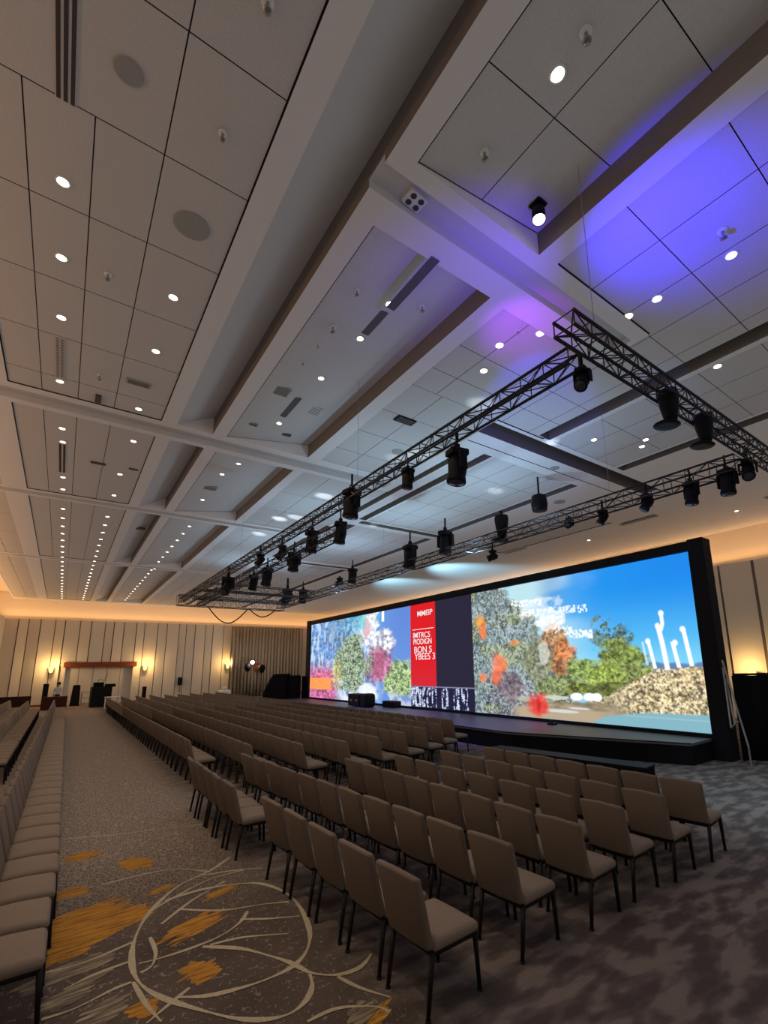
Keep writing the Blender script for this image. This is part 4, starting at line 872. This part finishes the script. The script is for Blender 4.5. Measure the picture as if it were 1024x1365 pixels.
# slot diffusers
def diffuser(u0, v0, u1, v1, w, n, lab, ribs=0):
    a, b = ceil_pt(u0, v0), ceil_pt(u1, v1); x = (a.x+b.x)/2; y0_, y1_ = min(a.y, b.y), max(a.y, b.y); z = a.z
    r = empty('slot_diffuser', (x, (y0_+y1_)/2, z), 0, lab, 'air vent', 'slot diffusers in the left ceiling'); L = (y1_-y0_)/2
    bm = bmesh.new(); box(bm, -w/2, w/2, -L, L, -.008, .004); obj('plate', bm, m_tile, r)
    sw = w/n*.45
    for i in range(n):
        c = -w/2+w*(i+.5)/n; bm = bmesh.new(); box(bm, c-sw/2-.004, c+sw/2+.004, -L, L, -.012, -.0081); obj('slot', bm, m_groove, r)
    if ribs:
        bm = bmesh.new()
        for i in range(ribs): yy_ = -L+2*L*(i+.5)/ribs; box(bm, -w/2, w/2, yy_-.012, yy_+.012, -.016, -.0121)
        obj('rib', bm, m_tile, r)
diffuser(90, -60, 87, 134, .17, 3, 'triple-slot air diffuser at the top left of the ceiling'); diffuser(80, 451, 80, 503, .13, 2, 'ribbed slot diffuser between two aisle downlights', 24); diffuser(83, 592, 83, 629, .17, 2, 'long brown slot diffuser further along the aisle line', 0)
# sprinklers and sensors
def sprinkler(u, v, lab, sc=1):
    p = ceil_pt(u, v); r = empty('sprinkler', p, 0, lab, 'sprinkler', 'ceiling sprinklers'); r.scale = (sc, sc, sc)
    bm = bmesh.new(); lathe(bm, [(.05, 0), (.05, -.012), (.03, -.02)], 14); obj('escutcheon', bm, m_white, r, True)
    bm = bmesh.new(); tube(bm, (0, 0, -.02), (0, 0, -.09), .014); lathe(bm, [(.035, -.09), (.035, -.1), (.01, -.104)], 12); obj('sprinkler_head', bm, m_steel, r, True)
for u, v, lab, sc in ((781,42,'white dome sensor in the top right coffer, above the downlight',1.2), (646,202,'white dome sensor in the corner of the top right coffer',1.1), (144,365,'small white sprinkler right of the aisle downlights',1), (297,177,'small grey sprinkler in the upper left tiles',.9), (357,2,'metal sprinkler at the top edge left of the trough',1.1), (476,387,'tiny sprinkler left of the coffer downlights',.9), (444,435,'ring-shaped sensor in the middle coffer',1.2), (424,459,'tiny dark sensor below the ring-shaped one',.7), (404,482,'tiny dark sensor in the middle coffer, lowest of its line',.7), (563,408,'small sprinkler right of the first coffer downlight',1), (963,307,'dark sprinkler in the blue-lit tiles',1.3), (133,500,'small dark sprinkler right of the ribbed diffuser',1), (690,440,'small sprinkler in the purple-lit ceiling',.8)):
    sprinkler(u, v, lab, sc)
# track spotlight in the coffer and a four-way fitting on the cross beam
p = ceil_pt(717, 272); r = empty('spotlight', p, 0, 'black spotlight with a lit lens in the top right coffer', 'spotlight')
bm = bmesh.new(); box(bm, -.09, .09, -.09, .09, -.03, 0, 0, None, .01); tube(bm, (0, 0, 0), (0, 0, -.1), .02); obj('mount', bm, m_blackm, r)
bm = bmesh.new(); lathe(bm, [(.06, -.06), (.085, -.1), (.09, -.24)], 16); obj('can', bm, m_blackm, r, True); bm = bmesh.new(); lathe(bm, [(.08, -.241), (.07, -.26), (.02, -.265)], 16); obj('lamp', bm, m_lampcool, r, True)
p = ceil_pt(553, 265); r = empty('ceiling_fitting', p, .1, 'small four-holed white fitting on the ceiling cross beam', 'ceiling fitting')
bm = bmesh.new(); box(bm, -.13, .13, -.11, .11, -.05, 0, 0, None, .01); obj('plate', bm, m_white, r)
for sx in (-1, 1):
    for sy in (-1, 1): bm = bmesh.new(); lathe(bm, [(.04, 0), (.035, -.004)], 12, Matrix.Translation((sx*.06, sy*.05, -.051))); obj('socket', bm, m_groove, r)
# dark track slot in the middle coffer
for (u0, v0, u1, v1, lab) in ((577, 342, 524, 400, 'dark recessed light track at the near end of the middle coffer'), (512, 415, 487, 445, 'dark recessed light track between the first two coffer downlights'), (398, 530, 377, 555, 'short dark light track above the fourth coffer downlight')):
    a, b = ceil_pt(u0, v0), ceil_pt(u1, v1); bm = bmesh.new(); x = (a.x+b.x)/2; box(bm, x-.07, x+.07, min(a.y, b.y), max(a.y, b.y), a.z-.012, a.z+.004); tag(obj('light_track', bm, mat('track_grey', (.13, .12, .125), .7)), lab, 'light track', 'light tracks of the middle coffer')
# air grilles and hatches scattered along the ceiling
for u, v, w, l, m, lab in ((185,510,.42,.16,m_grille,'pale louvred grille in the left tiles before the first beam'), (131,531,.1,.34,m_groove,'small dark louvred vent just before the first beam'), (123+8,617,.34,.1,m_groove,'dark slit vent beyond the first beam'), (178,625,.22,.06,m_groove,'short dark slit vent right of the downlight pair'), (420,547,.3,.3,m_white,'white square hatch in the middle coffer'), (382,579,.22,.1,m_groove,'dark oblong vent before the first beam in the coffer'), (376,521,.3,.3,m_grille,'metal bracketed fitting in the middle coffer'), (338,565,.2,.1,m_grille,'pale oblong fitting left of the coffer downlight'), (184,704,.5,.3,m_groove,'dark vent in the far trough'), (540,560,.5,.25,m_blackp,'black projector bracket on the ceiling above the long truss'), (280,650,.4,.3,m_grille,'square hatch beyond the first beam in the coffer')):
    p = ceil_pt(u, v); bm = bmesh.new(); box(bm, -w/2, w/2, -l/2, l/2, -.03, .004, 0, Matrix.Translation(p), .006, 1)
    for i in range(5): yy_ = -l/2+l*(i+.5)/5; box(bm, -w*.42, w*.42, yy_-l*.03, yy_+l*.03, -.036, -.03, 1, Matrix.Translation(p))
    tag(obj('ceiling_vent', bm, [m, m_inner]), lab, 'air vent', 'small vents and hatches in the ceiling')

# ------------------------------------------------------------------ lighting
w = D.worlds.new('world'); S.world = w; w.use_nodes = True; w.node_tree.nodes['Background'].inputs[0].default_value = (1, .92, .87, 1); w.node_tree.nodes['Background'].inputs[1].default_value = .10
S.cycles.use_fast_gi = True; S.cycles.fast_gi_method = 'ADD'; w.light_settings.ao_factor = .2; w.light_settings.distance = 10
def down_spot(x, y, e, col=(1, .84, .64), ang=130): light('house_and_fill_light', 'SPOT', (x, y, ZC-.12), e, col, (x, y, 0), spot_size=R_(ang), spot_blend=.8, shadow_soft_size=.12)
down_spot(-.6, 3.2, 120); down_spot(.75, 4.6, 60)
for y in (6.3, 9.4, 13, 17, 22, 28, 34, 40): down_spot(-.57, y, 76); down_spot(.8, y+1, 76)
for y in (5.6, 9, 14, 20, 28, 36): down_spot(3.45, y, 50)
for y in (5.5, 8, 11): light('wall_fill_light', 'SPOT', (20.6, y, ZC-.1), 8, (1, .86, .68), (XR, y, 2.4), spot_size=R_(80), spot_blend=1, shadow_soft_size=.1)  # added spots without fixtures, brightening the right wall
light('house_and_fill_light', 'SPOT', (-.57, 5.6, ZC-.12), 260, (1, .84, .64), (2.15, 4.9, .7), spot_size=R_(36), spot_blend=1, shadow_soft_size=.12)  # added narrow spot that brightens the backs of the nearest chair row
def spot(p, t, e, col, ang, blend=.6): light('stage_and_fill_beam', 'SPOT', p, e, col, t, spot_size=R_(ang), spot_blend=blend, shadow_soft_size=.08)
ct = lambda u, v: onz(u, v, ZC)
spot((XA+.4, YT+.2, 6.2), ct(900, 300), 560, (.035, .02, 1), 76, 1); spot((XA+.3, 4.2, 6.2), ct(700, 440), 190, (.36, .04, 1), 52, 1); spot((XA+.4, 3.6, 6.2), ct(715, 545), 420, (.03, .03, 1), 38, .5)
spot((XA+.2, 3.0, 6.2), ct(640, 370), 130, (.12, .05, 1), 80, 1); spot((5.9, YT, 6.2), ct(880, 530), 60, (.02, .22, 1), 20, .3)
spot((VX+.9, 20.5, 6.0), ct(645, 765), 2000, (.36, .76, 1), 64, .9); spot((VX+.9, 25, 6.0), ct(565, 785), 1500, (.36, .76, 1), 70, .9)  # unseen spots added behind the video wall top to brighten the ceiling
for (u, v, e) in ((642, 540, 70), (556, 606, 70), (530, 612, 40), (432, 662, 120), (372, 692, 150), (394, 690, 120), (345, 712, 120), (660, 655, 50), (500, 700, 90), (735, 590, 40)):
    t = ct(u, v); spot((XA+.25 if t.x < 9 else XC-.25, t.y*.9+.8, 6.1), t, e*3.2, (.8, .92, 1), 12, .6)
for x, y, e in ((6.4, 10, 110), (6.6, 15, 150), (6.6, 20, 150), (8.3, 7.0, 110), (9.6, 10, 170), (9.8, 14, 190), (9.6, 19, 190), (7.6, 25, 220)): spot((x, y, 5.3), (x, y, 8), e, (.42, .74, 1), 150, 1)  # added upward spots standing in for the screens' cool glow on the ceiling
for y in (12, 17, 22): spot((XC, y, 5.6), (11.8, y, .5), 800, (.30, .24, 1), 54, .8)
spot((XC, 4.6, 5.5), (10.8, 3.2, 0), 950, (.50, .82, 1), 75, 1); spot((9.0, YT, 5.6), (8.2, 1.6, 0), 150, (.7, .85, 1), 70, 1)  # added floor washes in place of the screens' cool light
